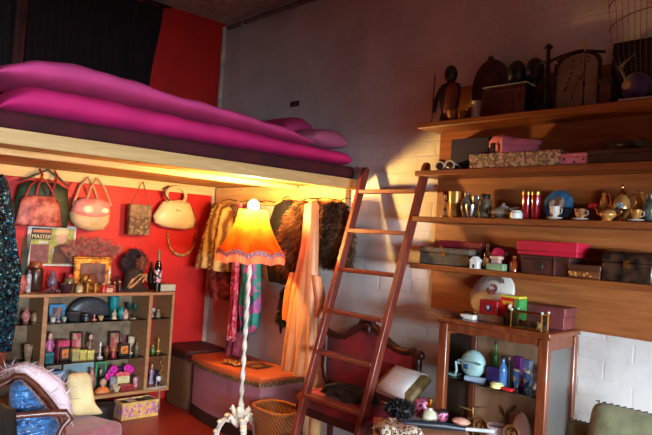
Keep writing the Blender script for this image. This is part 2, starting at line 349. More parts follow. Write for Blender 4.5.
for k, (y0, y1, z0, z1) in enumerate(OP):
    wf = M()
    for y in (y0, y1 - 0.05): wf.box(WX + 0.02, WX + 0.08, y, y + 0.05, z0, z1)
    wf.box(WX + 0.02, WX + 0.08, y0 + 0.05, y1 - 0.05, z0, z0 + 0.05).box(WX + 0.02, WX + 0.08, y0 + 0.05, y1 - 0.05, z1 - 0.05, z1)
    struct(wf, 'window_%d' % (k + 1), WHITE, bev=0.004)
# corner moulding and ceiling pipe
struct(M().box(0.004, 0.032, -0.04, -0.004, 0, ZC - 0.03), 'trim_1', mat((205, 180, 165), 0.6), bev=0.008)
pipe = thing('ceiling_pipe', 'grey pipe running along the top of the white brick wall under the ceiling', 'pipe', (0.1, -0.035, ZC - 0.055))
M().tube([(0, 0, 0), (2, 0, 0), (4.6, 0, 0)], 0.018, 10).put('pipe', mat((125, 112, 105), 0.5), pipe)
for px in (246, 286):
    q = P(px, 14, y=-0.03).x - 0.1
    M().tube([(q, 0.03, -0.03), (q, -0.025, -0.02), (q, -0.027, 0.012), (q, 0.03, 0.03)], 0.005).put('clip', mat((190, 180, 172), 0.5), pipe)

# ------------------------------------------------------------------ loft bed
PINE = wood((205, 160, 100), (232, 192, 130), (14, 1.5, 14), 0.55); PINE2 = wood((176, 118, 62), (208, 152, 86), (14, 1.5, 14), 0.55)
PINEX = wood((205, 160, 100), (232, 192, 130), (1.5, 14, 14), 0.55)
loft = thing('loft_bed_frame', 'pine loft bed platform fixed in the corner above the hanging clothes', 'loft bed', (0, 0, 0))
M().box(1.48, 1.53, -2.35, -0.004, 1.53, 1.592).put('front_beam', PINE, loft, bev=0.003)
for i in range(10):
    y1 = -0.045 - i * 0.232
    M().box(0.052, 1.478, y1 - 0.226, y1, 1.562, 1.58).put('deck_board', PINE2, loft, bev=0.002)
M().box(0.036, 0.066, -2.35, -0.052, 1.495, 1.56).put('wall_ledger', PINE, loft, bev=0.003)
M().box(0.068, 1.476, -0.036, -0.004, 1.43, 1.56).put('coat_board', PINEX, loft, bev=0.003)
M().box(1.0, 1.045, -2.35, -0.05, 1.53, 1.561).put('joist', PINE, loft, bev=0.003); 
M().box(1.46, 1.53, -2.43, -2.35, 0, 1.592).put('post', PINE, loft, bev=0.004)
tag(M().box(0.06, 1.525, -2.33, -0.015, 1.593, 1.665).put('mattress', mat((70, 10, 24), 0.9, 0, 0.2, 10, 0.1), bev=0.02), 'thin dark maroon mattress lying on the pine loft platform', 'mattress')
def duvet(ys, prof, mt, name, label, cat, wr=0.012, ph=0.0):
    rings = []
    for y in ys:
        xf, xb, zb, zt = prof(y); cx, hx, cz, hz = (xf + xb) / 2, (xf - xb) / 2, (zb + zt) / 2, (zt - zb) / 2; ring = []
        for j in range(64):
            a = 2 * pi * j / 64; ca, sa = cos(a), sin(a)
            x = cx + hx * math.copysign(abs(ca) ** 0.55, ca); z = cz + hz * math.copysign(abs(sa) ** 0.75, sa)
            up = max(0, sa)
            k = wr * (sin(9 * y + 6 * x + ph) * 0.6 + sin(23 * y - 14 * x + 2 * ph) * 0.35 + sin(41 * y + 17 * x + ph) * 0.22)
            front = max(0, ca)
            ring.append((x + front * k * 1.3, y + 0.02 * sin(8 * x + ph), z + up * k))
        rings.append(ring)
    return tag(M().loft(rings).put(name, mt, sharp=80), label, cat)
def interp(t, pts):
    if t <= pts[0][0]: return pts[0][1]
    for (a, b), (c, d) in zip(pts, pts[1:]):
        if t <= c:
            u = (t - a) / (c - a); return b + (d - b) * u * u * (3 - 2 * u)
    return pts[-1][1]
def lin_pts(t, pts):
    if t <= pts[0][0]: return pts[0][1]
    for (a, b), (c, d) in zip(pts, pts[1:]):
        if t <= c: return b + (d - b) * (t - a) / (c - a)
    return pts[-1][1]
SHEET = mat((220, 30, 116), 0.8, 0, 0.06, 6, 0.1); DUV = mat((230, 76, 148), 0.85, 0, 0.06, 6, 0.15)
def pl(y):
    e = min(1, max(0.0, (y + 1.95) / 0.12)) * min(1, max(0.0, (-0.012 - y) / 0.035)); e = sqrt(max(e, 0.02))
    zt = lin_pts(y, [(-2, 1.79), (-1.7, 1.80), (-1.2, 1.79), (-0.7, 1.772), (0, 1.752)])
    zb = 1.667; return 1.522 - 0.02 * (1 - e), 0.88, zb, zb + (zt - zb) * e
duvet([-1.95 + i * 1.915 / 60 for i in range(61)], pl, SHEET, 'folded_quilt', 'deep magenta folded quilt under the pink duvet on the loft bed', 'quilt', 0.005)
def pu(y):
    e = min(1, max(0.0, (y + 1.97) / 0.16)) * min(1, max(0.0, (-0.30 - y) / 0.22)); e = max(e, 0.01) ** 0.45
    zt = lin_pts(y, [(-2.0, 1.9), (-1.72, 1.93), (-1.4, 1.92), (-1.15, 1.885), (-0.85, 1.865), (-0.5, 1.845), (-0.1, 1.81)])
    zb = lin_pts(y, [(-1.95, 1.812), (-1.7, 1.822), (-1.2, 1.812), (-0.8, 1.792), (-0.1, 1.756)])
    xf = lin_pts(y, [(-2, 1.43), (-1.5, 1.48), (-0.8, 1.485), (-0.3, 1.46), (0, 1.43)])
    return xf, 0.9, zb, zb + (zt - zb) * e
duvet([-1.96 + i * 1.65 / 70 for i in range(71)], pu, DUV, 'duvet', 'light pink rumpled duvet heaped along the front of the loft bed', 'duvet', 0.009, 1.3)
def cushion_outline(w, h, k=0.14, n=40):
    o = []
    for j in range(n):
        a = 2 * pi * j / n; c, s = cos(a), sin(a); o.append((w / 2 * math.copysign(abs(c) ** 0.5, c) * (1 - k * abs(s) ** 3 * 0.3), h / 2 * math.copysign(abs(s) ** 0.5, s) * (1 - k * abs(c) ** 3 * 0.3)))
    return o
def cushion(name, label, cat, loc, w, h, d, m, rz=0, rx=0, group=None, ry=0.0):
    o = M().puff(cushion_outline(w, h), d).put(name, m, None, loc=loc, sharp=80); o.rotation_euler = (rx, ry, rz); return tag(o, label, cat, group)
PP = mat((214, 60, 130), 0.8, 0, 0.06, 6, 0.1); PP2 = mat((206, 110, 150), 0.8, 0, 0.06, 6, 0.1)
def pillow_prof(xb, xf, zb, zt, y0, y1):
    def f(y): u = 2 * (y - y0) / (y1 - y0) - 1; e = max(0.02, 1 - u * u) ** 0.5; c = (zb + zt) / 2 - 0.2 * (1 - e) * (zt - zb); h = (zt - zb) / 2 * e; return (xf + xb) / 2 + (xf - xb) / 2 * (0.75 + 0.25 * e), (xf + xb) / 2 - (xf - xb) / 2 * (0.75 + 0.25 * e), max(zb, c - h), c + h
    return f
for xb, xf, zt, m_, l_, ph in ((0.66, 1.21, 1.985, PP, 'plump pink pillow against the white wall at the end of the loft bed', 0.4), (1.225, 1.46, 1.88, PP2, 'smaller paler pink pillow nearest the loft edge at the wall end', 2.0)):
    o = duvet([-0.30 + 0.285 * j / 30 for j in range(31)], pillow_prof(xb, xf, 1.768, zt, -0.30, -0.015), m_, 'pillow', l_, 'pillow', 0.008, ph); o['group'] = 'pillows on the loft bed'
b0 = P(120, 84, x=0.62)
cushion('cushion', 'black cushion half hidden behind the pink duvet, before the dark curtain', 'cushion', (0.62, b0.y - 0.02, 1.897), 0.36, 0.46, 0.14, mat((14, 10, 12), 0.9), radians(80), radians(-25))
# dark throw at the near end of the loft
th = M().drape([(1.90, 1.2, 0.1, -2.2, 0.08, 5, 0.1), (1.84, 1.28, 0.2, -2.17, 0.12, 6, 0.12), (1.76, 1.3, 0.17, -2.14, 0.14, 7, 0.12), (1.678, 1.28, 0.16, -2.14, 0.14, 7, 0.1)])
tag(th.put('blanket', mat((36, 14, 22), 0.9, 0, 0.3, 12, 0.2), sharp=80), 'dark wine coloured blanket bunched at the left end of the loft bed', 'blanket')
# curtain above the loft
def curtain(name, label, y0, y1, ztop, zbot, m, nf, x=0.05, ragged=0.0):
    v, f = [], []; ny, nz = 80, 24
    for k in range(nz + 1):
        z = ztop + (zbot - ztop) * k / nz
        for j in range(ny + 1):
            u = j / ny; e = 0.03 * sin(5 * z) * (u > 0.9) * (u - 0.9) * 10 * ragged
            v.append((x + 0.022 * sin(nf * 2 * pi * u + 0.8 * sin(3 * z)) + 0.008 * sin(31 * u + z * 3), y0 + (y1 - y0) * u + e, z))
    for k in range(nz):
        for j in range(ny): a = k * (ny + 1) + j; f.append((a, a + 1, a + ny + 2, a + ny + 1))
    o = M().add(v, f).put(name, m, sharp=80); so = o.modifiers.new('thick', 'SOLIDIFY'); so.thickness = 0.006
    return tag(o, label, 'curtain')
rod = thing('curtain_rod', 'dark rod carrying the maroon curtain high on the red wall', 'curtain rod', (0.055, -1.1, 2.805))
M().tube([(0, -0.9, 0), (0, 0.6, 0)], 0.009).put('rod', DARKMETAL, rod)
for q in (-0.8, 0.55): M().box(-0.054, 0, q - 0.01, q + 0.01, -0.012, 0.006).put('bracket', DARKMETAL, rod)
curtain('curtain', 'wide dark maroon curtain hanging on the red wall above the loft', -1.46, -0.6, 2.79, 1.72, mat((26, 4, 6), 0.95, 0, 0.2, 8), 9, ragged=1)
curtain('curtain', 'narrow black curtain at the far left edge above the loft', -1.70, -1.53, 2.79, 1.72, mat((26, 16, 14), 0.9, 0, 0.2, 8), 2)
curtain('curtain', 'slim brown curtain strip between the two dark curtains', -1.522, -1.468, 2.79, 1.72, mat((78, 36, 30), 0.9, 0, 0.2, 8), 1)
# ------------------------------------------------------------------ shelving on the brick wall
SHW = wood((112, 58, 26), (158, 92, 46), (1.2, 14, 14), 0.4, 3.0, 0.1); BRD = wood((140, 76, 36), (176, 108, 58), (1.2, 14, 14), 0.5)
TOPS = (1.838, 1.600, 1.373, 1.141); SX0, SX1 = 2.138, 4.0
sh = thing('wall_shelf', 'wooden wall shelf unit with a back board crowded with ornaments', 'shelf', (0, 0, 0))
M().box(SX0 + 0.004, SX1, -0.022, -0.002, 0.912, 2.045).put('back_board', BRD, sh, bev=0.002)
for z in TOPS: M().box(SX0, SX1, -0.205, -0.0225, z - 0.026, z).put('shelf_board', SHW, sh, bev=0.003)

# ------------------------------------------------------------------ display cabinet by the red wall
CABW = wood((150, 106, 66), (184, 140, 94), (12, 1.5, 14), 0.5); CF = 0.27; CY0, CY1 = -1.72, -0.437; CZ0, CZ1 = 0.13, 0.80
cab = thing('display_cabinet', 'long low display cabinet full of trinkets against the red wall', 'cabinet', (0, 0, 0))
M().box(0.006, CF, CY0, CY1, CZ1 - 0.02, CZ1).put('top_panel', CABW, cab, bev=0.003)
M().box(0.006, CF, CY0, CY1, CZ0, CZ0 + 0.022).put('bottom_panel', CABW, cab, bev=0.003)
M().box(0.006, CF, CY1 - 0.018, CY1, CZ0 + 0.0225, CZ1 - 0.0205).put('side_panel', CABW, cab, bev=0.003)
M().box(0.006, CF, CY0, CY0 + 0.018, CZ0 + 0.0225, CZ1 - 0.0205).put('side_panel', CABW, cab, bev=0.003)
YD1, YD2 = P(148.5, 340, x=CF).y, P(43.5, 340, x=CF).y
M().box(0.012, CF, YD1 - 0.012, YD1 + 0.012, CZ0 + 0.0225, CZ1 - 0.0205).put('divider', CABW, cab, bev=0.002)
M().box(0.012, CF, YD2 - 0.014, YD2 + 0.014, CZ0 + 0.0225, CZ1 - 0.0205).put('divider', CABW, cab, bev=0.002)
M().box(0.006, 0.0115, CY0 + 0.019, YD1 + 0.075, CZ0 + 0.0225, CZ1 - 0.0205).put('back_panel', mat((128, 104, 80), 0.8, 0, 0.18, 18), cab)
LS = (CZ0 + 0.0225, 0.372, 0.622)
for z in LS[1:]:
    for a, b in ((CY0 + 0.019, YD2 - 0.0145), (YD2 + 0.0145, YD1 - 0.0125), (YD1 + 0.0125, CY1 - 0.0185)):
        M().box(0.013, CF - 0.02, a, b, z - 0.007, z).put('glass_shelf', glass((150, 180, 165), 0.1), cab)
M().box(CF - 0.012, CF + 0.003, YD1 + 0.0125, CY1 - 0.0185, CZ0 + 0.0225, CZ0 + 0.034).put('door_track', mat((190, 186, 180), 0.4, 0.3), cab, bev=0.001)
for y in (CY0 + 0.06, -1.15, CY1 - 0.05):
    for x in (0.05, CF - 0.04): M().tube([(x, y, CZ0), (x + (0.01 if x > 0.1 else -0.005), y, 0.0)], [0.011, 0.007]).put('leg', wood((120, 80, 50), (150, 104, 66)), cab)

# ------------------------------------------------------------------ ottoman, dark laundry box, lamp
OX0, OX1, OY0, OY1, OZ = 0.43, 1.19, -0.375, -0.03, 0.394
ot = thing('ottoman', 'lilac striped ottoman chest with an orange lid under the hanging clothes', 'chest', ((OX0 + OX1) / 2, (OY0 + OY1) / 2, 0))
ow, od = (OX1 - OX0) / 2, (OY1 - OY0) / 2
def bow(k, ex=0.0):
    pts = [(-ow - ex, od), (-ow - ex, -od * 0.86)]; n = 16
    for i in range(n + 1):
        u = -1 + 2 * i / n; pts.append(((ow + ex) * u * 0.985, -od * 0.9 - 0.045 * k * (1 - u * u) - ex))
    pts += [(ow + ex, -od * 0.86), (ow + ex, od)]; return pts[::-1]
def column(o, rows):  # outline in plan, rows of (z, scale)
    return M().loft([[(x * k, y * k, z) for x, y in o] for z, k in rows])
column(bow(1), [(0.075, 0.985), (0.36, 0.985)]).put('body', stripes((150, 92, 112), (190, 132, 146), 34, 'X', 0.7, 0.3), ot, sharp=30)
column(bow(1, 0.004), [(0.0, 1), (0.07, 1), (0.075, 0.985)]).put('plinth', mat((34, 24, 24), 0.5), ot, bev=0.004, sharp=30)
column(bow(1, 0.01), [(0.362, 1), (0.382, 1.005), (0.394, 0.985)]).put('lid', mat((196, 96, 52), 0.5, 0, 0.08, 8), ot, sharp=30)
column(bow(1, 0.012), [(0.336, 0.998), (0.361, 0.998)]).put('braid_trim', dots((96, 74, 50), (180, 150, 96), 70, 0.3), ot, sharp=30)
def flat_cloth(name, label, cat, loc, w, d, m, rz=0, n=20, amp=0.004, fringe=None):
    v, f = [], []
    for i in range(n + 1):
        for j in range(n + 1):
            x, y = -w / 2 + w * i / n, -d / 2 + d * j / n; v.append((x + 0.006 * sin(9 * j + i), y + 0.006 * sin(7 * i), 0.004 + amp * (1 + sin(12 * x / w * 2) * cos(9 * y / d))))
    for i in range(n):
        for j in range(n): a = i * (n + 1) + j; f.append((a, a + n + 1, a + n + 2, a + 1))
    o = M().add(v, f).put(name, m, None, loc=loc, rz=rz, sharp=80); s_ = o.modifiers.new('thick', 'SOLIDIFY'); s_.thickness = 0.003; s_.offset = 1
    return tag(o, label, cat)
flat_cloth('embroidered_mat', 'small dark red and olive embroidered mat lying on the ottoman lid', 'mat', (0.85, -0.2, 0.3945), 0.3, 0.15, cells([(92, 34, 26), (120, 84, 40), (50, 40, 30), (150, 92, 50), (84, 30, 30)], 26), 0.12)
flat_cloth('beaded_purse', 'flat brown beaded purse on the ottoman lid in front of the mat', 'purse', (0.82, -0.305, 0.3945), 0.16, 0.07, cells([(150, 96, 40), (110, 60, 30), (176, 120, 60)], 40), 0.2, amp=0.009)
lb = thing('laundry_box', 'dark brown woven box with a padded lid in the corner beside the ottoman', 'box', (0.19, -0.195, 0))
LBO = [(0.17 * math.copysign(abs(cos(a)) ** 0.35, cos(a)), 0.155 * math.copysign(abs(sin(a)) ** 0.35, sin(a))) for a in [2 * pi * j / 48 for j in range(48)]]
column(LBO, [(0, 0.94), (0.02, 0.96), (0.336, 0.99)]).put('body', stripes((70, 44, 28), (122, 82, 52), 50, 'Z', 0.6, 0.4), lb)
column(LBO, [(0.357, 1.02), (0.365, 1.05), (0.387, 1.05), (0.401, 1.0), (0.407, 0.4)]).put('lid', mat((60, 22, 20), 0.6, 0, 0.25, 20), lb)
column(LBO, [(0.337, 1.02), (0.346, 1.05), (0.356, 1.02)]).put('braid_trim', mat((46, 20, 20), 0.7), lb)

LX, LY = 1.25, -0.535
lamp = thing('floor_lamp', 'standard lamp with a lit orange pleated fringed shade and white twisted pole', 'lamp', (LX, LY, 0))
LW = mat((226, 220, 205), 0.5, 0, 0.1, 20)
rg = []
for i in range(90):
    z = 0.25 + (1.30 - 0.25) * i / 89; rg.append([((0.011 + 0.0035 * cos(2 * (a - z * 38))) * cos(a), (0.011 + 0.0035 * cos(2 * (a - z * 38))) * sin(a), z) for a in [2 * pi * j / 14 for j in range(14)]])
M().loft(rg).put('pole', LW, lamp, sharp=80)
m = M().lathe([(0.02, 0.17), (0.035, 0.19), (0.022, 0.215), (0.03, 0.23), (0.016, 0.26)], n=18)
for k in range(8):
    a = 2 * pi * k / 8; rr = 0.05 if k % 2 else 0.066; zz = 0.0 if k % 2 else -0.045
    m.tube([(0.012 * cos(a), 0.012 * sin(a), 0.2 + zz), (rr * 0.7 * cos(a), rr * 0.7 * sin(a), 0.235 + zz), (rr * cos(a), rr * sin(a), 0.262 + zz), (rr * 1.15 * cos(a), rr * 1.15 * sin(a), 0.245 + zz)], [0.012, 0.016, 0.012, 0.006])
m.put('leaf_cluster', LW, lamp)
for k in range(3):
    a = radians(95 + 120 * k); d = lambda r, z, o=0: (r * cos(a) - o * sin(a), r * sin(a) + o * cos(a), z)
    q = M().tube([d(0.01, 0.18), d(0.06, 0.2), d(0.11, 0.165), d(0.135, 0.09), d(0.14, 0.035), d(0.165, 0.008)], [0.014, 0.016, 0.015, 0.013, 0.012, 0.008])
    q.tube([d(0.03, 0.175, 0.012), d(0.08, 0.18, 0.018), d(0.115, 0.13, 0.014), d(0.125, 0.07, 0.008)], 0.007)
    for u, z in ((0.075, 0.205), (0.115, 0.165), (0.135, 0.11)): q.ball(d(u, z), (0.02, 0.02, 0.013), 10, 6)
    q.put('leg', LW, lamp)
def shade_r(t): return 0.078 + (0.187 - 0.078) * (0.25 * t + 0.75 * t ** 1.7)
ST, SB = 1.372, 1.125; n = 240; rings = []
scal = lambda a: 0.022 * abs(sin(4.5 * a))
for i in range(15):
    t = i / 14; rings.append([(shade_r(t) * (1 + 0.014 * sin(80 * a)) * cos(a), shade_r(t) * (1 + 0.014 * sin(80 * a)) * sin(a), ST + (SB - ST) * t + (scal(a) - 0.014) * t ** 4) for a in [2 * pi * j / n for j in range(n)]])
so = M().loft(rings, cap=False).put('shade', translucent((226, 84, 16), (244, 118, 38), 0.55), lamp, sharp=80)
def band(r, z0, z1, wav, sc2): return M().loft([[(r * (1 + wav * sin(60 * a)) * cos(a), r * (1 + wav * sin(60 * a)) * sin(a), z + scal(a) - 0.014 - (0.01 * abs(sin(4.5 * a)) if k else 0) * sc2) for a in [2 * pi * j / n for j in range(n)]] for k, z in enumerate((z0, z1))], cap=False)
band(0.191, SB + 0.014, SB - 0.012, 0.008, 0).put('braid_trim', dots((170, 92, 92), (214, 150, 130), 90, 0.35), lamp, sharp=80)
band(0.1935, SB - 0.012, SB - 0.045, 0.014, 1).put('fringe', translucent((190, 92, 76), (220, 126, 100), 0.3), lamp, sharp=80)
fr = M(); 
for zc, rr_ in ((ST, 0.079), ): fr.tube([(rr_ * cos(2 * pi * j / 40), rr_ * sin(2 * pi * j / 40), zc) for j in range(40)], 0.003, 6, True)
for k in range(3): a = 2 * pi * k / 3 + 0.4; fr.tube([(0.012 * cos(a), 0.012 * sin(a), 1.325), (0.078 * cos(a), 0.078 * sin(a), ST)], 0.002, 6)
fr.put('shade_ring', BRASS, lamp)
M().lathe([(0.013, 1.295), (0.016, 1.30), (0.016, 1.338), (0.012, 1.345)], n=16).put('socket', mat((200, 190, 170), 0.5), lamp)
M().lathe([(0.01, 1.345), (0.014, 1.355), (0.029, 1.38), (0.031, 1.395), (0.026, 1.412), (0.012, 1.424), (0.002, 1.427)], n=20).put('bulb', glow((255, 205, 120), BULB_POWER), lamp, sharp=80)

# ------------------------------------------------------------------ hanging clothes (coat hooks on the board under the loft)
def hang(px0, px1, y=-0.15): return P(px0, 230, y=y).x, P(px1, 230, y=y).x
def hanger(t, z=1.40, w=0.17):
    M().tube([(0, 0.0, z + 0.05), (0.0, 0, z + 0.075), (0.012, 0.035, z + 0.085), (0.0, 0.075, z + 0.08)], 0.002, 6).put('hook', DARKMETAL, t)
def garment(name, label, cat, x, y, rows, m, group='clothes hanging under the loft', furn=0, fl=0.03, fw=0.003, ph=0.0, ztop=None):
    t = thing(name, label, cat, (x, y, 0), 0, group); g = M().drape(rows, ph=ph)
    if furn: g.fur(furn, fl, fw)
    g.put('cloth', m, t, sharp=80); z = rows[0][0]
    if furn > 4000: M().drape(rows, ph=ph).fur_only(1700, fl * 1.12, fw, 0.6, 0.5).put('dark_guard_hair', GUARD, t, sharp=80)
    M().tube([(0, 0, z - 0.01), (0, 0.0, z + 0.02), (0.0, -y * 0.4, z + 0.035), (0, -y - 0.0392, z + 0.03)], 0.0025, 6).put('hanger_hook', DARKMETAL, t)
    return t
G = garment
t = G('fur_jacket', 'cream fur jacket with dark stripes hanging left of the lamp shade', 'jacket', 0.36, -0.17,
  [(1.43, 0.02, 0.03, 0, 0.03, 4, 0.1), (1.38, 0.02, 0.10, 0, 0.05, 5, 0.1), (1.30, 0.02, 0.125, 0, 0.07, 6, 0.15), (1.15, -0.01, 0.16, 0, 0.08, 6, 0.2), (1.02, -0.04, 0.185, 0, 0.085, 6, 0.22), (0.965, -0.04, 0.185, 0, 0.085, 6, 0.22)], stripes((112, 70, 30), (222, 184, 112), 5, 'X', 0.8, 0.0, 3), furn=1500, fl=0.02, fw=0.003)
G('skirt', 'wine red patterned skirt hanging below the cream fur jacket', 'skirt', 0.33, -0.15,
  [(0.963, 0, 0.12, 0.03, 0.05, 6, 0.15), (0.9, 0, 0.13, 0.03, 0.055, 6, 0.2), (0.80, 0.02, 0.13, 0.03, 0.055, 7, 0.25), (0.755, 0.03, 0.10, 0.03, 0.05, 7, 0.25)], cells([(112, 32, 34), (142, 54, 50), (92, 26, 30), (150, 70, 50)], 34), ph=1)
G('dress', 'long deep pink dress hanging down to the ottoman beside the lamp pole', 'dress', 0.61, -0.125,
  [(1.42, 0.03, 0.03, 0, 0.03, 3, 0.1), (1.36, 0.03, 0.1, 0, 0.05, 5, 0.15), (1.1, 0.02, 0.1, 0, 0.06, 6, 0.2), (0.75, 0, 0.085, 0, 0.05, 7, 0.3), (0.5, -0.02, 0.085, 0, 0.05, 7, 0.35), (0.403, -0.03, 0.085, 0, 0.05, 7, 0.35)], mat((150, 40, 66), 0.7, 0, 0.3, 26, 0.1, 0, 0, (180, 66, 84)), ph=2)
G('scarf', 'crimson tasselled scarf hanging in front of the pink dress', 'scarf', 0.69, -0.24,
  [(1.42, 0, 0.02, 0, 0.012, 3, 0.1), (1.2, 0, 0.03, 0, 0.015, 4, 0.2), (0.85, 0.0, 0.036, 0, 0.016, 4, 0.3), (0.62, 0.0, 0.04, 0, 0.018, 5, 0.3), (0.53, 0.0, 0.04, 0, 0.018, 8, 0.4)], cells([(176, 30, 50), (196, 60, 80), (150, 24, 44), (206, 120, 130)], 60))
G('shawl', 'teal shawl with lilac and pink flowers hanging right of the lamp pole', 'shawl', 0.81, -0.205,
  [(1.42, -0.02, 0.03, 0, 0.03, 3, 0.1), (1.3, -0.02, 0.08, 0, 0.04, 5, 0.15), (1.0, 0.0, 0.095, 0, 0.045, 6, 0.25), (0.75, 0.02, 0.10, 0, 0.045, 7, 0.3), (0.64, 0.03, 0.075, 0, 0.04, 7, 0.3), (0.585, 0.0, 0.05, 0, 0.03, 7, 0.3)], cells([(30, 128, 118), (40, 150, 140), (146, 90, 160), (24, 100, 104), (190, 90, 140), (36, 140, 128)], 22))
G('coat', 'black coat hanging between the lamp shade and the brown fur', 'coat', 0.955, -0.092,
  [(1.455, 0.05, 0.03, 0, 0.03, 3, 0.1), (1.42, 0.03, 0.1, 0, 0.035, 4, 0.1), (1.3, 0.0, 0.13, 0, 0.042, 5, 0.1), (1.1, 0.0, 0.14, 0, 0.042, 6, 0.1), (0.93, 0.03, 0.11, 0, 0.04, 6, 0.1)], mat((14, 11, 11), 0.85, 0, 0.3, 20, 0.1), ph=1)
FURM = mat((128, 84, 48), 0.85, 0, 0.45, 7, 0, 0, 0, (176, 124, 74)); FURD = mat((100, 64, 38), 0.85, 0, 0.5, 7, 0, 0, 0, (150, 102, 62)); GUARD = mat((46, 28, 18), 0.85, 0, 0.3, 20)
G('fur_stole', 'thick brown fur stole hanging left of the peach robe', 'stole', 1.245, -0.165,
  [(1.44, 0.05, 0.04, 0, 0.03, 3, 0.1), (1.405, 0.03, 0.10, 0, 0.05, 3, 0.1), (1.30, 0.0, 0.13, 0, 0.065, 4, 0.15), (1.15, -0.02, 0.14, 0, 0.075, 4, 0.15), (1.05, -0.03, 0.11, 0, 0.06, 4, 0.15), (0.99, 0.02, 0.04, 0, 0.03, 3, 0.1)], FURM, furn=5600, fl=0.045, fw=0.003)
G('fur_wrap', 'brown and black fur wrap hanging right of the peach robe by the ladder', 'stole', 1.535, -0.125,
  [(1.44, -0.06, 0.03, 0, 0.03, 3, 0.1), (1.40, -0.05, 0.07, 0, 0.04, 3, 0.1), (1.28, -0.01, 0.09, 0, 0.045, 4, 0.15), (1.15, -0.01, 0.09, 0, 0.045, 4, 0.15), (1.08, 0.0, 0.07, 0, 0.04, 4, 0.15)], FURD, furn=5200, fl=0.04, fw=0.0036)
t = G('fox_fur', 'black animal fur with dangling paws hanging low left of the peach robe', 'fur', 1.15, -0.15,
  [(0.915, 0.0, 0.05, 0, 0.025, 3, 0.1), (0.9, 0.0, 0.045, 0, 0.025, 3, 0.1), (0.85, 0.0, 0.055, 0, 0.03, 3, 0.1), (0.75, 0.0, 0.075, 0, 0.03, 4, 0.15), (0.7, 0, 0.085, 0, 0.028, 4, 0.15), (0.685, 0, 0.07, 0, 0.025, 4, 0.15)], mat((12, 9, 9), 0.9, 0, 0.3, 20), furn=1800, fl=0.03, fw=0.0025)
for sx in (-0.06, 0.066): M().tube([(sx, 0, 0.70), (sx * 1.05, 0, 0.665), (sx, -0.003, 0.63)], [0.016, 0.012, 0.008]).fur(120, 0.02, 0.002).put('paw', mat((12, 9, 9), 0.9, 0, 0.3, 20), t)
PEACH = mat((232, 150, 92), 0.45, 0, 0.08, 6, 0, 0.2)
t = G('robe', 'long peach satin robe hanging to the floor end of the ottoman beside the ladder', 'robe', 1.435, -0.272,
  [(1.435, 0.02, 0.018, 0, 0.02, 3, 0.1), (1.415, 0.015, 0.048, 0, 0.03, 4, 0.15), (1.2, 0.02, 0.06, 0, 0.04, 5, 0.2), (0.9, 0.0, 0.10, 0, 0.045, 7, 0.35), (0.6, -0.01, 0.125, 0, 0.05, 9, 0.35), (0.46, -0.02, 0.13, 0, 0.05, 9, 0.35)], PEACH)
M().drape([(1.02, -0.10, 0.03, 0, 0.035, 3, 0.1), (0.9, -0.13, 0.045, 0.01, 0.035, 4, 0.2), (0.78, -0.135, 0.045, 0.01, 0.035, 4, 0.3), (0.735, -0.135, 0.042, 0.01, 0.03, 4, 0.3)]).put('sleeve', mat((236, 128, 62), 0.45, 0, 0.08, 6), t, sharp=80)
M().drape([(1.02, 0.09, 0.03, 0, 0.03, 3, 0.1), (0.9, 0.12, 0.04, 0.01, 0.03, 4, 0.2), (0.80, 0.125, 0.04, 0.01, 0.03, 4, 0.3)]).put('sleeve', PEACH, t, sharp=80)

# ------------------------------------------------------------------ ladder
LWOOD = wood((92, 34, 26), (134, 58, 42), (12, 12, 1.5), 0.4, 3.0, 0.15); RWOOD = wood((104, 44, 30), (150, 76, 48), (2, 12, 12), 0.4, 3.0, 0.15)
Lt, Rt, Lf, Rf = Vector((1.652, -0.055, 1.65)), Vector((2.085, -0.045, 1.66)), Vector((1.735, -0.605, 0)), Vector((2.14, -0.60, 0))
lad = thing('ladder', 'dark red wooden ladder leaning on the brick wall between loft and shelves', 'ladder', (1.97, -0.62, 0)); base = Vector((1.97, -0.62, 0))
across = ((Rt - Lt) + (Rf - Lf)).normalized()
def rail(a, b):
    d = (b - a).normalized(); nrm = d.cross(across).normalized(); w = across * 0.0145; q = nrm * 0.023; r = []
    L = (b - a).length
    for s_, k in ((0, 1), (L - 0.03, 1), (L - 0.012, 0.8), (L, 0.45)):
        p = a + d * s_ - base; r.append([p + w + q * k, p - w + q * k, p - w - q * k, p + w - q * k])
    r[0] = [Vector((v.x, v.y, 0.0)) + (Vector((0, 0, 0))) for v in r[0]]
    return M().loft(r).put('rail', LWOOD, lad, bev=0.004)
rail(Lf, Lt); rail(Rf, Rt)
nrm = (Rt - Lt).cross(Lf - Lt).normalized()
zs = []
for px, py in ((391, 191.5), (378, 232), (366, 272), (354, 315), (341.5, 357), (329, 402.5)):
    q = ray(px, py); t_ = (Lt - CAM).dot(nrm) / q.dot(nrm); zs.append((CAM + q * t_).z)
zs.append(zs[-1] - (zs[-2] - zs[-1]))
for z in zs:
    k = z / 1.655; a = Lf.lerp(Lt, k) - base; b = Rf.lerp(Rt, k) - base; a = a + across * 0.015; b = b - across * 0.015
    d = (b - a); ctr = (a + b) / 2; ang = math.atan2(d.y, d.x); hw = d.length / 2
    M().box(-hw, hw, -0.026, 0.026, -0.011, 0.011).put('rung', RWOOD, lad, loc=tuple(ctr), rz=ang, bev=0.003)

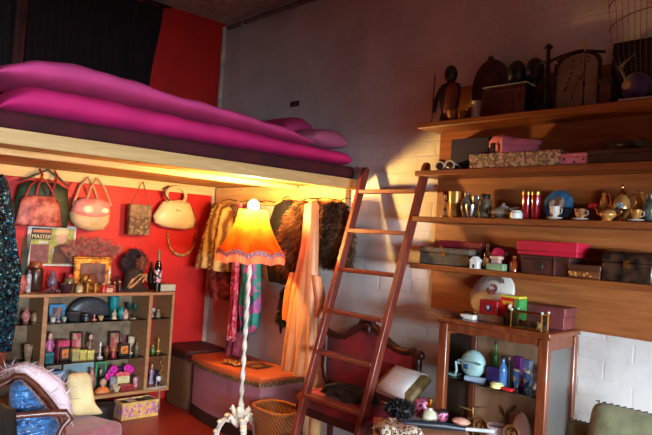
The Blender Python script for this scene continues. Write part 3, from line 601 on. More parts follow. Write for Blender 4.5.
# ------------------------------------------------------------------ red velvet chair
VEL = mat((122, 10, 24), 0.75, 0, 0.25, 9, 0.08, 0.12); CHW = wood((46, 20, 16), (78, 34, 26), (8, 8, 3), 0.35)
CYB = -0.13
def pc(px, py): q = P(px, py, y=CYB); return (q.x, q.z)
top = [(328, 331), (334, 334), (340, 336.5), (347, 336), (354, 331), (361, 327), (370, 325), (378, 328), (385, 336), (392, 344), (400, 350), (408, 352), (415, 351), (420, 356)]
tp = [pc(*q) for q in top]; SEATZ = 0.42
cx0, cx1 = tp[0][0], tp[-1][0]; ccx = (cx0 + cx1) / 2
ch = thing('carved_chair', 'antique chair with crimson velvet back in a dark carved frame behind the ladder', 'chair', (ccx, CYB, 0))
loc2 = lambda p: (p[0] - ccx, p[1])
side_l = [(cx0 + 0.0, z) for z in (0.70, 0.6, 0.5)] + [(cx0 + 0.015, 0.45), (cx0 + 0.05, 0.40)]
side_r = [(cx1 - 0.02, 0.40), (cx1 - 0.01, 0.45)] + [(cx1, z) for z in (0.5, 0.58, 0.64)]
outl = [loc2(p) for p in side_r + tp[::-1] + side_l]
M().puff(outl, 0.06, 0.0, 0.3).put('backrest', VEL, ch, sharp=60)
fm = M().tube([(x, -0.012, z) for x, z in outl], 0.021, 8, True)
for p in (tp[0], tp[-1]): fm.ball((p[0] - ccx + (-0.004 if p is tp[0] else 0.008), -0.012, p[1] + 0.004), (0.03, 0.024, 0.026), 12, 8)
fm.put('back_frame', CHW, ch, sharp=60)
c = loc2(tp[6]); cr = M()
cr.tube([(c[0] - 0.06, -0.016, c[1] - 0.004), (c[0] - 0.035, -0.02, c[1] + 0.026), (c[0], -0.02, c[1] + 0.036), (c[0] + 0.035, -0.02, c[1] + 0.026), (c[0] + 0.05, -0.016, c[1] - 0.012)], [0.012, 0.018, 0.02, 0.018, 0.012])
cr.ball((c[0] + 0.022, -0.03, c[1] - 0.02), (0.014, 0.014, 0.03), 10, 8); cr.put('carved_crest', CHW, ch, sharp=60)
hw = (cx1 - cx0) / 2 - 0.095
M().loft([[(x * k, -0.16 + y * k, z) for x, y in [(-hw, -0.13), (-hw * 0.5, -0.15), (0, -0.155), (hw * 0.5, -0.15), (hw, -0.13), (hw, 0.115), (-hw, 0.115)]] for z, k in ((0.352, 0.98), (0.37, 1.0), (0.40, 0.98), (0.415, 0.9), (0.421, 0.4))]).put('seat', VEL, ch, sharp=50)
M().box(-hw, hw, -0.292, -0.274, 0.30, 0.351).box(-hw, hw, -0.06, -0.042, 0.30, 0.351).box(-hw, -hw + 0.018, -0.2735, -0.0605, 0.30, 0.351).box(hw - 0.018, hw, -0.2735, -0.0605, 0.30, 0.351).put('seat_rail', CHW, ch, bev=0.003)
for sx in (-1, 1):
    M().tube([(sx * (hw - 0.02), -0.262, 0.30), (sx * (hw - 0.01), -0.272, 0.2), (sx * (hw - 0.025), -0.262, 0.08), (sx * (hw - 0.02), -0.28, 0.0)], [0.022, 0.022, 0.014, 0.018]).put('leg', CHW, ch)
    M().tube([(sx * (hw - 0.02), -0.05, 0.30), (sx * (hw - 0.02), -0.045, 0.1), (sx * (hw - 0.02), -0.01, 0.0)], [0.02, 0.017, 0.015]).put('leg', CHW, ch)
# things on the chair and the low table in front of it
q0 = P(392, 404, y=-0.32)
CB_S = 1.25
cb = thing('clutch_bag', 'white satin clutch bag with olive gold sides on the red chair seat', 'bag', (q0.x - 0.015, -0.325, 0.492), radians(-14), rx=radians(-48))
M().puff([(-0.15, 0.0), (0.15, 0.01), (0.15, 0.17), (0.11, 0.185), (-0.12, 0.175), (-0.155, 0.14)], 0.075).put('body', mat((122, 104, 66), 0.5, 0, 0.3, 20), cb, sharp=60)
M().puff([(-0.11, 0.0), (0.125, 0.005), (0.125, 0.18), (-0.12, 0.172)], 0.092, -0.004).put('flap', mat((232, 232, 232), 0.45, 0, 0.05), cb, sharp=60)
k0 = P(347, 416, y=-0.27)
dk = M().drape([(0.485, 0, 0.09, 0.0, 0.05, 5, 0.3), (0.465, 0, 0.16, 0.0, 0.08, 7, 0.3), (0.432, 0, 0.19, 0.0, 0.10, 9, 0.2)]); tag(dk.put('shawl', mat((18, 18, 26), 0.8, 0, 0.3, 20, 0.2), None, loc=(1.86, -0.29, -0.004), sharp=80), 'dark navy shawl heaped on the chair seat behind the ladder', 'shawl')
TZ = 0.50; TC = Vector((2.60, -0.655, 0)); TR = radians(43)
tb = thing('low_table', 'low tan wooden table in front of the red chair, at the bottom edge', 'table', TC, TR)
M().box(-0.17, 0.21, -0.16, 0.16, TZ - 0.022, TZ).put('tabletop', wood((178, 120, 84), (214, 160, 122), (2, 12, 12), 0.4), tb, bev=0.004)
M().box(-0.14, 0.18, -0.13, 0.13, TZ - 0.075, TZ - 0.0225).put('apron', wood((150, 96, 60), (182, 126, 84)), tb, bev=0.003)
for sx in (-1, 1):
    for sy in (-1, 1): M().tube([(0.02 + sx * 0.14, sy * 0.11, TZ - 0.076), (0.02 + sx * 0.145, sy * 0.115, 0)], [0.02, 0.013]).put('leg', wood((150, 96, 60), (182, 126, 84)), tb)
def onT(px, py): return P(px, py, z=TZ)
a, b = onT(397, 426.5), onT(482, 433.5); mid = (a + b) / 2; d = b - a
um = thing('umbrella', 'closed slate grey umbrella with a pale handle lying across the low table', 'umbrella', (mid.x, mid.y, TZ), math.atan2(d.y, d.x)); L = d.length / 2 + 0.06
M().tube([(-L, 0, 0.013), (-L * 0.7, 0, 0.016), (L * 0.1, 0, 0.0175), (L * 0.45, 0, 0.012)], [0.006, 0.014, 0.016, 0.010], 10).put('canopy', mat((34, 40, 54), 0.35, 0, 0.2, 20), um)
M().tube([(L * 0.45, 0, 0.012), (L * 0.95, 0, 0.012)], [0.007, 0.009], 10).put('handle', mat((176, 182, 188), 0.3), um)
p0 = onT(429, 424)
pf = thing('perfume_bottle', 'clear glass perfume bottle with a gold stopper on the low table', 'bottle', (p0.x, p0.y, TZ), 0)
M().lathe([(0.028, 0), (0.031, 0.004), (0.033, 0.03), (0.026, 0.05), (0.012, 0.06), (0.01, 0.068)], n=20).put('bottle', mat((196, 196, 170), 0.15, 0, 0.1, 20, 0, 0, 0.5), pf)
M().lathe([(0.012, 0.067), (0.015, 0.075), (0.007, 0.084), (0.016, 0.095), (0.012, 0.105), (0.001, 0.108)], n=16).put('stopper', GOLD, pf)
PK = dots((214, 120, 160), (36, 22, 32), 75, 0.36, 0.4)
for px, py, w_, h_, lbl in ((419, 419, 0.07, 0.075, 'pink pot with black spots left of the glass perfume bottle'), (439, 423, 0.05, 0.045, 'small pink pot with black spots right of the perfume bottle')):
    p0 = onT(px, py) + Vector((-0.02, 0.045, 0)); tt = thing('spotted_pot', lbl, 'pot', (p0.x, p0.y, TZ), 0, 'spotted pink pots')
    M().lathe([(w_ * 0.42, 0), (w_ * 0.5, h_ * 0.1), (w_ * 0.52, h_ * 0.6), (w_ * 0.46, h_ * 0.78)], n=20).put('body', PK, tt); M().lathe([(w_ * 0.5, h_ * 0.78), (w_ * 0.5, h_ * 0.92), (w_ * 0.3, h_), (0.002, h_)], n=20).put('lid', PK if w_ > 0.06 else BLACK, tt)
p0 = onT(401, 418)
fl = M().ball((0, 0, 0.022), (0.06, 0.045, 0.024), 20, 12)
fl.fur(700, 0.02, 0.005, 0.0, 0.9); tag(fl.put('ruffle_scarf', BLACK, None, loc=(p0.x, p0.y - 0.01, TZ + 0.02)), 'bunched black ruffled scarf lying in front of the white clutch bag', 'scarf')
p0 = onT(398, 435)
lp = M().drape([(0.030, 0, 0.05, 0, 0.03, 4, 0.2), (0.028, 0, 0.095, 0, 0.06, 6, 0.2), (0.0, 0, 0.115, 0, 0.075, 7, 0.2)])
tag(lp.put('leopard_scarf', dots((222, 205, 184), (58, 46, 40), 62, 0.42, 0.7, (176, 130, 90)), None, loc=(p0.x, p0.y, TZ + 0.008), sharp=80), 'crumpled leopard print scarf on the low table at the bottom edge', 'scarf')
for px, py, lbl in ((455, 428, 'pale pink seashell lying on the low table past the umbrella'),):
    p0 = onT(px, py) + Vector((0.0, 0.04, 0)); tag(M().lathe([(0.001, 0), (0.02, 0.006), (0.032, 0.02), (0.024, 0.03), (0.004, 0.036)], n=16, sx=1.3, rip=lambda a, i: 1 + 0.08 * sin(9 * a)).put('seashell', mat((224, 170, 150), 0.4), None, loc=(p0.x, p0.y, TZ)), lbl, 'shell')

# ------------------------------------------------------------------ wicker basket and paper roll by the ladder
bk = thing('wicker_basket', 'orange brown wicker waste basket standing behind the ladder by the ottoman', 'basket', (1.425, -0.405, 0))
M().loft([[(r * math.copysign(abs(cos(a)) ** 0.7, cos(a)), r * 0.72 * math.copysign(abs(sin(a)) ** 0.7, sin(a)), z) for a in [2 * pi * j / 40 for j in range(40)]] for r, z in ((0.105, 0), (0.152, 0.275), (0.145, 0.275), (0.098, 0.012))]).put('body', wicker((120, 62, 22), (196, 120, 56)), bk)
M().tube([(0.150 * math.copysign(abs(cos(a)) ** 0.7, cos(a)), 0.150 * 0.72 * math.copysign(abs(sin(a)) ** 0.7, sin(a)), 0.279) for a in [2 * pi * j / 48 for j in range(48)]], 0.010, 8, True).put('rim', wicker((150, 78, 28), (206, 126, 60), 80), bk)
rl = thing('paper_roll', 'tan rolled paper leaning between the basket and the red chair', 'paper roll', (1.535, -0.245, 0), 0)
M().tube([(0.03, 0, 0.005), (0.0, 0.02, 0.30)], 0.035, 16).put('roll', mat((196, 148, 100), 0.7), rl); M().tube([(0.0, 0.02, 0.301), (-0.0005, 0.021, 0.304)], 0.024, 16).put('inner_core', mat((80, 54, 36), 0.8), rl)

# ------------------------------------------------------------------ handbags on the red wall
XB = 0.088
def bag_loc(px, py, x=XB): return P(px, py, x=x)
def nail(t, z, y=0.0): M().tube([(0, y * 0, 0), (0, 0, 0)], 0.001) if False else None
def handbag(name, label, px, pyc, grp='handbags hanging on the red wall', x=XB):
    p = bag_loc(px, pyc, x); t = thing(name, label, 'handbag', (x, p.y, p.z), pi / 2, grp); return t
U = 4.5 / 643.3   # metres per photo pixel at the red wall
# big green bag
t = handbag('handbag', 'wide dark green handbag with red straps hanging at the left of the red wall', 43, 202)
M().puff([(-24.5 * U, -8 * U), (-21 * U, 13 * U), (-12 * U, 18 * U), (12 * U, 18 * U), (21 * U, 13 * U), (24.5 * U, -8 * U), (23 * U, -22 * U), (-24 * U, -22 * U)], 0.075, 0.008).put('body', mat((26, 48, 26), 0.6, 0, 0.35, 16, 0.2), t, sharp=60)
for a, b in ((-9, 5), (4, 12)):
    M().tube([(a * U, -0.035, -3 * U), ((a + 2) * U, -0.036, 12 * U), ((a + 6) * U, -0.02, 24 * U), ((a + 4) * U, 0.0, 29 * U)], [0.008, 0.008, 0.007, 0.006]).put('strap', mat((150, 20, 22), 0.5), t)
M().tube([(-20 * U, -0.01, 17 * U), (-5 * U, -0.012, 25 * U), (2 * U, 0, 29 * U), (10 * U, -0.012, 24 * U), (20 * U, -0.01, 16 * U)], 0.007).put('handle', mat((32, 26, 20), 0.5), t)
t = handbag('handbag', 'red handbag with cream and rose flowers hanging in front of the green bag', 39, 211, x=0.168)
M().puff([(-19 * U, -13 * U), (-15 * U, 10 * U), (-8 * U, 13 * U), (12 * U, 13 * U), (17 * U, 8 * U), (20 * U, -13 * U)], 0.04).put('body', mat((176, 24, 30), 0.5, 0, 0.3, 22, 0, 0, 0, (216, 120, 100)), t, sharp=60)
M().tube([(-13 * U, 0, 9 * U), (-8 * U, 0.01, 22 * U), (2 * U, 0.03, 30 * U), (8 * U, 0.01, 22 * U), (14 * U, 0, 9 * U)], 0.005).put('handle', mat((170, 26, 30), 0.5), t)
t = handbag('handbag', 'rounded pink handbag with a beige base and ribbon handles', 91, 213)
M().puff([(-20 * U, 0), (-19 * U, -7 * U), (-13 * U, -14 * U), (0, -17 * U), (13 * U, -15 * U), (18 * U, -8 * U), (18 * U, 0)], 0.09, 0.0).put('base', mat((206, 168, 120), 0.5), t, sharp=60)
M().puff([(-19 * U, 0), (-14 * U, -4 * U), (0, -6 * U), (13 * U, -4 * U), (18 * U, 1 * U), (17 * U, 10 * U), (8 * U, 14 * U), (-8 * U, 14 * U), (-16 * U, 10 * U)], 0.105, -0.002).put('upper', cells([(222, 130, 118), (226, 142, 128), (214, 116, 108), (226, 136, 122)], 16, 0.5), t, sharp=60)
for px_, s_ in ((-6, 1.0), (10, 0.7)):
    M().ball((px_ * U, -0.054, 3 * U), (5 * U * s_, 0.006, 3.4 * U * s_), 16, 8).put('flower_patch', mat((236, 214, 178), 0.6), t)
for a, b, c_ in ((-17, 10, 0.008), (-8, 13, -0.03)):
    M().tube([(a * U, c_, 6 * U), ((a + 5) * U, c_ * 0.6, 24 * U), ((a + 12) * U, 0, 33 * U), ((a + 18) * U, c_ * 0.6, 24 * U), ((a + 25) * U, c_, 8 * U)], 0.008).put('handle', mat((190, 140, 100), 0.5), t)
t = handbag('pouch', 'small brown patterned pouch bag hanging between pink and cream handbags', 139.5, 220)
M().box(-12 * U, 11 * U, -0.02, 0.02, -15 * U, 15 * U).put('body', cells([(122, 92, 56), (96, 68, 40), (142, 112, 72), (80, 56, 36)], 60, 0.7, 0, 0.2), t, bev=0.008)
M().box(-12.2 * U, 11.2 * U, -0.026, 0.022, 3 * U, 15.3 * U).put('flap', mat((128, 98, 62), 0.6, 0, 0.2, 30), t, bev=0.008)
M().tube([(-10 * U, 0, 14 * U), (-1 * U, 0.0, 36 * U), (2 * U, 0.01, 38 * U), (9 * U, 0, 14 * U)], 0.0028).put('cord', mat((60, 40, 26), 0.6), t)
t = handbag('handbag', 'cream leather handbag with a round handle on the red wall', 175, 214)
M().puff([(-24 * U, -3 * U), (-22 * U, -10 * U), (-12 * U, -14 * U), (12 * U, -15.5 * U), (22 * U, -13 * U), (24 * U, -5 * U), (16 * U, 12 * U), (8 * U, 14 * U), (-9 * U, 14 * U), (-15 * U, 11 * U)], 0.095).put('body', mat((226, 196, 140), 0.45, 0, 0.06), t, sharp=60)
M().tube([(-12 * U, -0.03, 11 * U), (0, -0.042, 13.5 * U), (12 * U, -0.03, 12 * U)], 0.008).put('frame', mat((206, 170, 110), 0.4), t)
M().tube([(11 * U * cos(a), 0, 19 * U + 9 * U * sin(a)) for a in [radians(-40 + 260 * j / 30) for j in range(31)]], 0.012, 10).put('handle', mat((214, 180, 122), 0.4), t)
M().tube([(-9 * U, -0.02, 13 * U), (-14 * U, -0.02, 18 * U), (-15 * U, -0.01, 24 * U), (-9 * U, 0, 28 * U)], 0.006).put('scarf_tie', mat((70, 36, 26), 0.6), t)
M().tube([(-3 * U, -0.05, 4 * U), (3 * U, -0.05, 3.4 * U)], 0.004).put('clasp', GOLD, t)
bp = bag_loc(182, 240, 0.016); nk = thing('bead_garland', 'loop of tan beads hanging below the cream handbag', 'beads', (0.016, bp.y, bp.z), pi / 2); m = M()
for j in range(44):
    a = pi * (0.02 + 0.96 * j / 43); rr = 1.4 * U * (1.25 if 14 < j < 30 else 0.8); m.ball((-17 * U * cos(a), 0.0, 10 * U - 26 * U * sin(a) ** 0.8), (rr, rr, rr), 8, 6)
m.put('beads', mat((170, 122, 66), 0.5, 0, 0.3, 40), nk); M().tube([(-17 * U, 0, 10 * U), (-13 * U, 0, 30 * U), (0, 0.0, 44 * U), (13 * U, 0, 30 * U), (17 * U, 0, 10 * U)], 0.003).put('cord', mat((120, 84, 50), 0.6), nk)
# magazine on the wall
p0 = P(51, 245.5, x=0.012); mg = thing('magazine', 'framed magazine cover with a blond portrait propped on the red wall', 'magazine', (0.016, p0.y, p0.z), pi / 2)
W_, H_ = 43 * U, 37 * U
M().box(-W_ / 2, W_ / 2, -0.006, 0.006, -H_ / 2, H_ / 2).put('page', mat((214, 206, 196), 0.6), mg, bev=0.001)
def patch(x0, x1, z0, z1, c, nm='printed_area', yy=-0.0062, k=0): M().box(x0 * W_, x1 * W_, yy - 0.0006 - k * 0.0006, yy, z0 * H_, z1 * H_).put(nm, mat(c, 0.5, 0, 0.2, 30), mg)
patch(-0.42, 0.46, -0.46, 0.42, (150, 150, 70), 'cover_picture'); patch(-0.42, -0.02, 0.14, 0.42, (26, 22, 20), 'title_block', k=1); patch(-0.42, -0.05, -0.44, 0.02, (126, 66, 66), 'inset_picture', k=1)
patch(0.02, 0.2, -0.18, -0.08, (214, 206, 200), 'caption', k=1); patch(0.08, 0.22, -0.3, -0.22, (206, 200, 196), 'caption', k=1); patch(-0.26, -0.08, 0.04, 0.1, (206, 200, 196), 'caption', k=1)
M().ball((0.2 * W_, -0.009, 0.2 * H_), (0.12 * W_, 0.003, 0.16 * H_), 18, 8).put('portrait_face', mat((206, 158, 128), 0.6), mg)
M().ball((0.19 * W_, -0.0085, 0.33 * H_), (0.15 * W_, 0.003, 0.11 * H_), 18, 8).put('portrait_hair', mat((214, 190, 140), 0.6), mg)
M().puff([(0.02 * W_, -0.44 * H_), (0.06 * W_, -0.02 * H_), (0.2 * W_, 0.08 * H_), (0.4 * W_, 0.02 * H_), (0.45 * W_, -0.44 * H_)], 0.004, -0.0085).put('portrait_jacket', mat((96, 58, 46), 0.7), mg)
text_mesh('MASTER', 0.033, mat((228, 214, 160), 0.5), mg, (-0.22 * W_, -0.0078, 0.21 * H_)); M().box(-0.40 * W_, -0.04 * W_, -0.0082, -0.0074, 0.31 * H_, 0.38 * H_).put('title_line', mat((196, 110, 66), 0.5), mg)
# ------------------------------------------------------------------ on the shelves: slots
def sR(i, px0, px1, pyt, y=-0.12): return SR(px0, px1, pyt, y, TOPS[i] + 0.0005)
DKW = mat((38, 24, 20), 0.45, 0, 0.3, 20); DKR = mat((74, 34, 26), 0.5, 0, 0.3, 14)
# --- top shelf
s = sR(0, 437, 466, 65, -0.12)
t = thing('carved_figure', 'dark carved wooden figure with a red brown robe and spear, leftmost on top shelf', 'figurine', s.loc); w, h = s.w / 2, s.h
m = M().lathe([(w * 0.62, 0), (w * 0.6, h * 0.08), (w * 0.5, h * 0.2), (w * 0.62, h * 0.36), (w * 0.66, h * 0.56), (w * 0.6, h * 0.66), (w * 0.24, h * 0.71)], n=18, sy=0.6)
m.tube([(-w * 0.55, 0, h * 0.62), (-w * 0.85, -0.01, h * 0.42), (-w * 0.75, -0.03, h * 0.2)], [w * 0.17, w * 0.14, w * 0.1]); m.put('body', DKW, t)
M().puff([(-w * 0.05, h * 0.06), (w * 0.6, h * 0.06), (w * 0.72, h * 0.4), (w * 0.66, h * 0.62), (w * 0.35, h * 0.69), (w * 0.05, h * 0.6)], 0.05, -0.03).put('robe', mat((122, 52, 30), 0.5, 0, 0.2, 16), t, sharp=60)
M().ball((0.0, 0, h * 0.84), (w * 0.36, w * 0.38, h * 0.155)).ball((0, -w * 0.36, h * 0.82), (w * 0.08, w * 0.1, h * 0.04), 8, 6).ball((0, -w * 0.3, h * 0.76), (w * 0.14, w * 0.1, h * 0.018), 8, 6).lathe([(w * 0.17, h * 0.66), (w * 0.17, h * 0.75)], n=10).put('head', DKW, t)
M().tube([(-w * 0.9, -0.03, 0), (-w * 0.86, -0.03, h * 0.84), (-w * 0.86, -0.03, h * 0.88)], [0.003, 0.003, 0.0008], 6).put('spear', mat((70, 50, 40), 0.5), t)
s = sR(0, 448, 458, 111, -0.17); lathe_i('bowl', 'tiny yellow brown bowl at the feet of the carved figure', 'bowl', s, [('body', BOWL, mat((150, 90, 34), 0.4))])
s = sR(0, 459, 466, 110, -0.18); lathe_i('jar', 'small amber jar next to the tiny bowl on top shelf', 'jar', s, [('body', JAR, mat((130, 70, 30), 0.4)), ('lid', JARLID, BRASS)])
s = sR(0, 473, 483, 101, -0.15); lathe_i('candle', 'short white pillar candle left of the glass tank', 'candle', s, [('wax', [(1, 0), (1, 0.97), (0.8, 1), (0.2, 0.97), (0.03, 0.96)], mat((196, 188, 176), 0.5)), ('wick', [(0.05, 0.95), (0.05, 1.06), (0.01, 1.07)], BLACK)])
s = sR(0, 475, 511, 58, -0.06)
t = thing('arched_carving', 'dark arched wooden carving behind the glass tank on top shelf', 'carving', s.loc); w, h = s.w / 2, s.h
ar = [(w * cos(a), h * 0.52 + h * 0.45 * sin(a)) for a in [pi * j / 24 for j in range(25)]] + [(-w * 0.98, 0), (w * 0.98, 0)]
M().puff(ar, 0.05, 0, 0.5).put('panel', mat((62, 34, 28), 0.5, 0, 0.4, 24, 0.5), t, sharp=60); M().ball((-w * 0.1, 0, h * 0.985), (w * 0.14, 0.02, h * 0.05), 10, 6).put('knob', DKW, t)
M().tube([(w * 0.7 * cos(a), -0.022, h * 0.5 + h * 0.3 * sin(a)) for a in [pi * j / 16 for j in range(17)]], 0.007).put('carved_rim', DKW, t)
for px0, px1, py, lbl in ((509, 526, 61, 'dark carved head on a neck, left of the pair behind the glass tank'), (527, 544, 58, 'dark carved head on a neck, right of the pair beside the seated figure')):
    s = sR(0, px0, px1, py, -0.065); t = thing('portrait_bust', lbl, 'sculpture', s.loc, 0, 'carved heads on the top shelf'); w, h = s.w / 2, s.h
    M().lathe([(w * 0.75, 0), (w * 0.72, h * 0.04), (w * 0.4, h * 0.1), (w * 0.38, h * 0.5), (w * 0.5, h * 0.6)], n=18).put('neck', DKW, t)
    M().ball((0, 0, h * 0.79), (w, w * 0.95, h * 0.215), 20, 12).ball((0, -w * 0.95, h * 0.77), (w * 0.15, w * 0.16, h * 0.06), 8, 6).ball((-w * 0.38, -w * 0.82, h * 0.83), (w * 0.16, w * 0.08, h * 0.02), 8, 6).ball((w * 0.38, -w * 0.82, h * 0.83), (w * 0.16, w * 0.08, h * 0.02), 8, 6).ball((0, -w * 0.84, h * 0.67), (w * 0.26, w * 0.1, h * 0.022), 8, 6).put('head', DKW, t, sharp=60)
s = sR(0, 482, 525, 85, -0.15); face_fit(s, 0.09); t = thing('glass_tank', 'empty rectangular glass tank on the top shelf', 'tank', s.loc); w, h, d = s.w / 2, s.h, 0.045
for a in ((-w, w, -d, -d + 0.003, 0, h), (-w, w, d - 0.003, d, 0, h), (-w, -w + 0.003, -d + 0.0035, d - 0.0035, 0, h), (w - 0.003, w, -d + 0.0035, d - 0.0035, 0, h), (-w + 0.0035, w - 0.0035, -d + 0.0035, d - 0.0035, 0, 0.003)): M().box(*a).put('glass_pane', glass((244, 246, 244), 0.1), t)
M().tube([(-w, -d, h), (w, -d, h), (w, d, h), (-w, d, h)], 0.0022, 6, True).put('rim', mat((170, 180, 172), 0.3), t)
s = sR(0, 533, 552, 66, -0.12); t = thing('seated_figure', 'black carved seated figure with stretched legs right of the glass tank', 'figurine', s.loc); w, h = s.w / 2, s.h
m = M().tube([(w * 0.75, 0, 0.0), (w * 0.72, 0, h * 0.25), (w * 0.55, 0, h * 0.6), (w * 0.62, 0, h * 0.8)], [w * 0.36, w * 0.38, w * 0.34, w * 0.16], 12)
m.tube([(w * 0.6, -0.02, h * 0.12), (w * 0.1, -0.025, h * 0.42), (-w * 0.35, -0.02, h * 0.16), (-w * 0.95, -0.02, h * 0.05)], [w * 0.24, w * 0.2, w * 0.15, w * 0.1], 10)
m.tube([(w * 0.5, -0.03, h * 0.68), (w * 0.15, -0.045, h * 0.5), (-w * 0.05, -0.04, h * 0.4)], [w * 0.14, w * 0.11, w * 0.09], 8)
m.ball((w * 0.62, -0.005, h * 0.88), (w * 0.26, w * 0.26, h * 0.13)).ball((w * 0.5, -w * 0.24, h * 0.87), (w * 0.06, w * 0.06, h * 0.03), 8, 6); m.put('body', mat((20, 19, 22), 0.65), t, sharp=70)
s = sR(0, 540, 558, 43, -0.183); t = thing('iron_cross', 'tall dark iron candle cross with scrolled arms on the top shelf', 'candlestick', s.loc); w, h = s.w / 2, s.h
m = M().lathe([(w * 0.8, 0), (w * 0.7, 0.01), (w * 0.2, 0.03), (w * 0.18, h * 0.9), (w * 0.45, h * 0.93), (w * 0.25, h * 0.97), (w * 0.02, h)], n=14)
m.tube([(-w * 1.2, 0, h * 0.66), (-w * 0.8, 0, h * 0.74), (0, 0, h * 0.7), (w * 0.8, 0, h * 0.74), (w * 1.2, 0, h * 0.66)], 0.006).put('stand', DARKMETAL, t)
s = sR(0, 557, 600, 52, -0.12); t = thing('mantel_mirror', 'arched gilt framed panel hung with bead necklaces on the top shelf', 'panel', s.loc); w, h = s.w / 2, s.h
ar = [(w * cos(a), h * 0.74 + h * 0.24 * sin(a)) for a in [pi * j / 24 for j in range(25)]] + [(-w, 0), (w, 0)]
M().prism([(x * 0.93, z * 0.97) for x, z in ar], -0.004, 0.012).put('panel', mat((150, 132, 104), 0.35), t)
M().tube([(x, 0, z + 0.006) for x, z in ar], 0.0095, 8, True).put('frame', mat((70, 52, 34), 0.4, 0.5), t)
M().tube([(-w * 1.25, -0.02, h * 0.9), (-w * 0.5, -0.03, h * 0.95), (w * 0.4, -0.03, h * 0.97), (w * 1.3, -0.02, h * 0.9)], 0.006).put('scrolled_bar', DARKMETAL, t)
for k, x in enumerate((-0.65, -0.2, 0.15, 0.5)):
    m = M(); L = (0.35, 0.6, 0.75, 0.45)[k]
    for j in range(18): u = j / 17; m.ball((x * w + 0.18 * w * cos(pi * 2 * u), -0.03 - 0.002 * k, h * (0.93 - L * sin(pi * u))), 0.0045, 8, 5)
    m.put('bead_strand', (BRASS, DARKMETAL, mat((90, 100, 90), 0.4), mat((110, 60, 40), 0.4))[k], t)
s = sR(0, 583, 589, 39, -0.165); s2 = Slot((s.loc[0], s.loc[1], TOPS[0] + 0.0005), 0, s.w, s.h)
lathe_i('brass_candlestick', 'slim brass candlestick standing before the arched gilt panel', 'candlestick', Slot(s2.loc, 0, 0.045, s.h), [('base', [(0.8, 0), (0.75, 0.02), (0.15, 0.05), (0.12, 0.3), (0.25, 0.34), (0.1, 0.4), (0.1, 0.78), (0.3, 0.8), (0.28, 0.82)], DARKMETAL), ('candle', [(0.22, 0.82), (0.22, 0.99), (0.1, 1)], metal((226, 180, 90), 0.3))])
s = sR(0, 600, 611, 78, -0.13); box_i('caddy_box', 'small dark red wooden box between the arched panel and the black picture', 'box', s, 0.08, DKR, (DKW, 0.2))
s = sR(0, 612, 668, 38, -0.05); frame_i('dark_picture', 'large black picture of pale twigs leaning behind the wire rack', 'picture', s, BLACK, cells([(22, 24, 20), (28, 34, 24), (40, 44, 34), (18, 18, 18)], 30, 0.5, 0, 0, (1, 1, 0.3)), 0.05, 0.06)
s = sR(0, 617, 668, 96.5, -0.15); bx = box_i('book', 'white covered book lying flat under the purple hat box', 'book', s, 0.1, mat((190, 184, 178), 0.6))
zb = s.loc[2] + s.h + 0.0005
q = SR(622, 651, 68, -0.15, zb); r_ = q.w / 2
t = thing('fascinator', 'round purple velvet hat with a dried flower spray, standing on the white book', 'hat', (q.loc[0], -0.14, zb + r_ * 0.98), 0)
M().lathe([(0.001, -0.03), (r_ * 0.8, -0.026), (r_, -0.005), (r_, 0.01), (r_ * 0.9, 0.02), (0.001, 0.024)], n=36).rot(pi / 2, 'X').put('crown', mat((66, 34, 92), 0.6, 0, 0.3, 20, 0.1, 0.4), t, sharp=60)
m = M(); 
for k in range(12): a = 2 * pi * k / 12; m.tube([(-r_ * 0.35, 0.03 - 0.075, 0), (-r_ * 0.35 + r_ * 0.3 * cos(a), -0.05, r_ * 0.3 * sin(a))], [0.006, 0.003], 6)
m.put('dried_flower', mat((170, 128, 78), 0.7), t)
m = M()
for k in range(7): m.tube([(-r_ * 0.35, -0.045, 0.01), (-r_ * 0.6 - 0.004 * k, -0.04, r_ * (0.9 + 0.08 * k)), (-r_ * (1.2 - 0.22 * k), -0.035, r_ * 1.6 + 0.006 * k)], [0.0025, 0.002, 0.001], 6)
m.put('twig_spray', mat((150, 130, 100), 0.7), t)
# wire fan rack
cxr = P(650, 60, y=-0.09); t = thing('wire_rack', 'tall fan shaped wire rack at the right end of the top shelf', 'rack', (cxr.x, -0.08, TOPS[0] + 0.0005))
WM = mat((150, 104, 84), 0.5, 0.3)
def arc(r, z0, a0=-62, a1=62): return [(r * sin(radians(a0 + (a1 - a0) * j / 24)), 0.0, z0 + r * cos(radians(a0 + (a1 - a0) * j / 24))) for j in range(25)]
x0 = -P(650, 20, y=-0.1).x + P(603, 14, y=-0.1).x
for zt, zz in ((0.455, 2), (0.42, 2), (0.32, 3)):
    M().tube([(x0 * (1 - 0.03 * zz) * cos(a), 0, zt - 0.0 + 0.07 * sin(a)) for a in [pi * j / 20 for j in range(21)]], 0.0028, 6).put('hoop', WM, t)
m = M()
for j in range(15): u = -1 + 2 * j / 14; m.tube([(x0 * u * 0.45, 0.0, 0.012), (x0 * u * 0.8, 0, 0.22), (x0 * u * 0.96, 0, 0.455 + 0.07 * sqrt(max(0, 1 - u * u)))], 0.0011, 6)
m.put('wires', WM, t); M().box(x0 * 0.5, -x0 * 0.5, -0.015, 0.015, 0, 0.012).put('base', DKW, t)
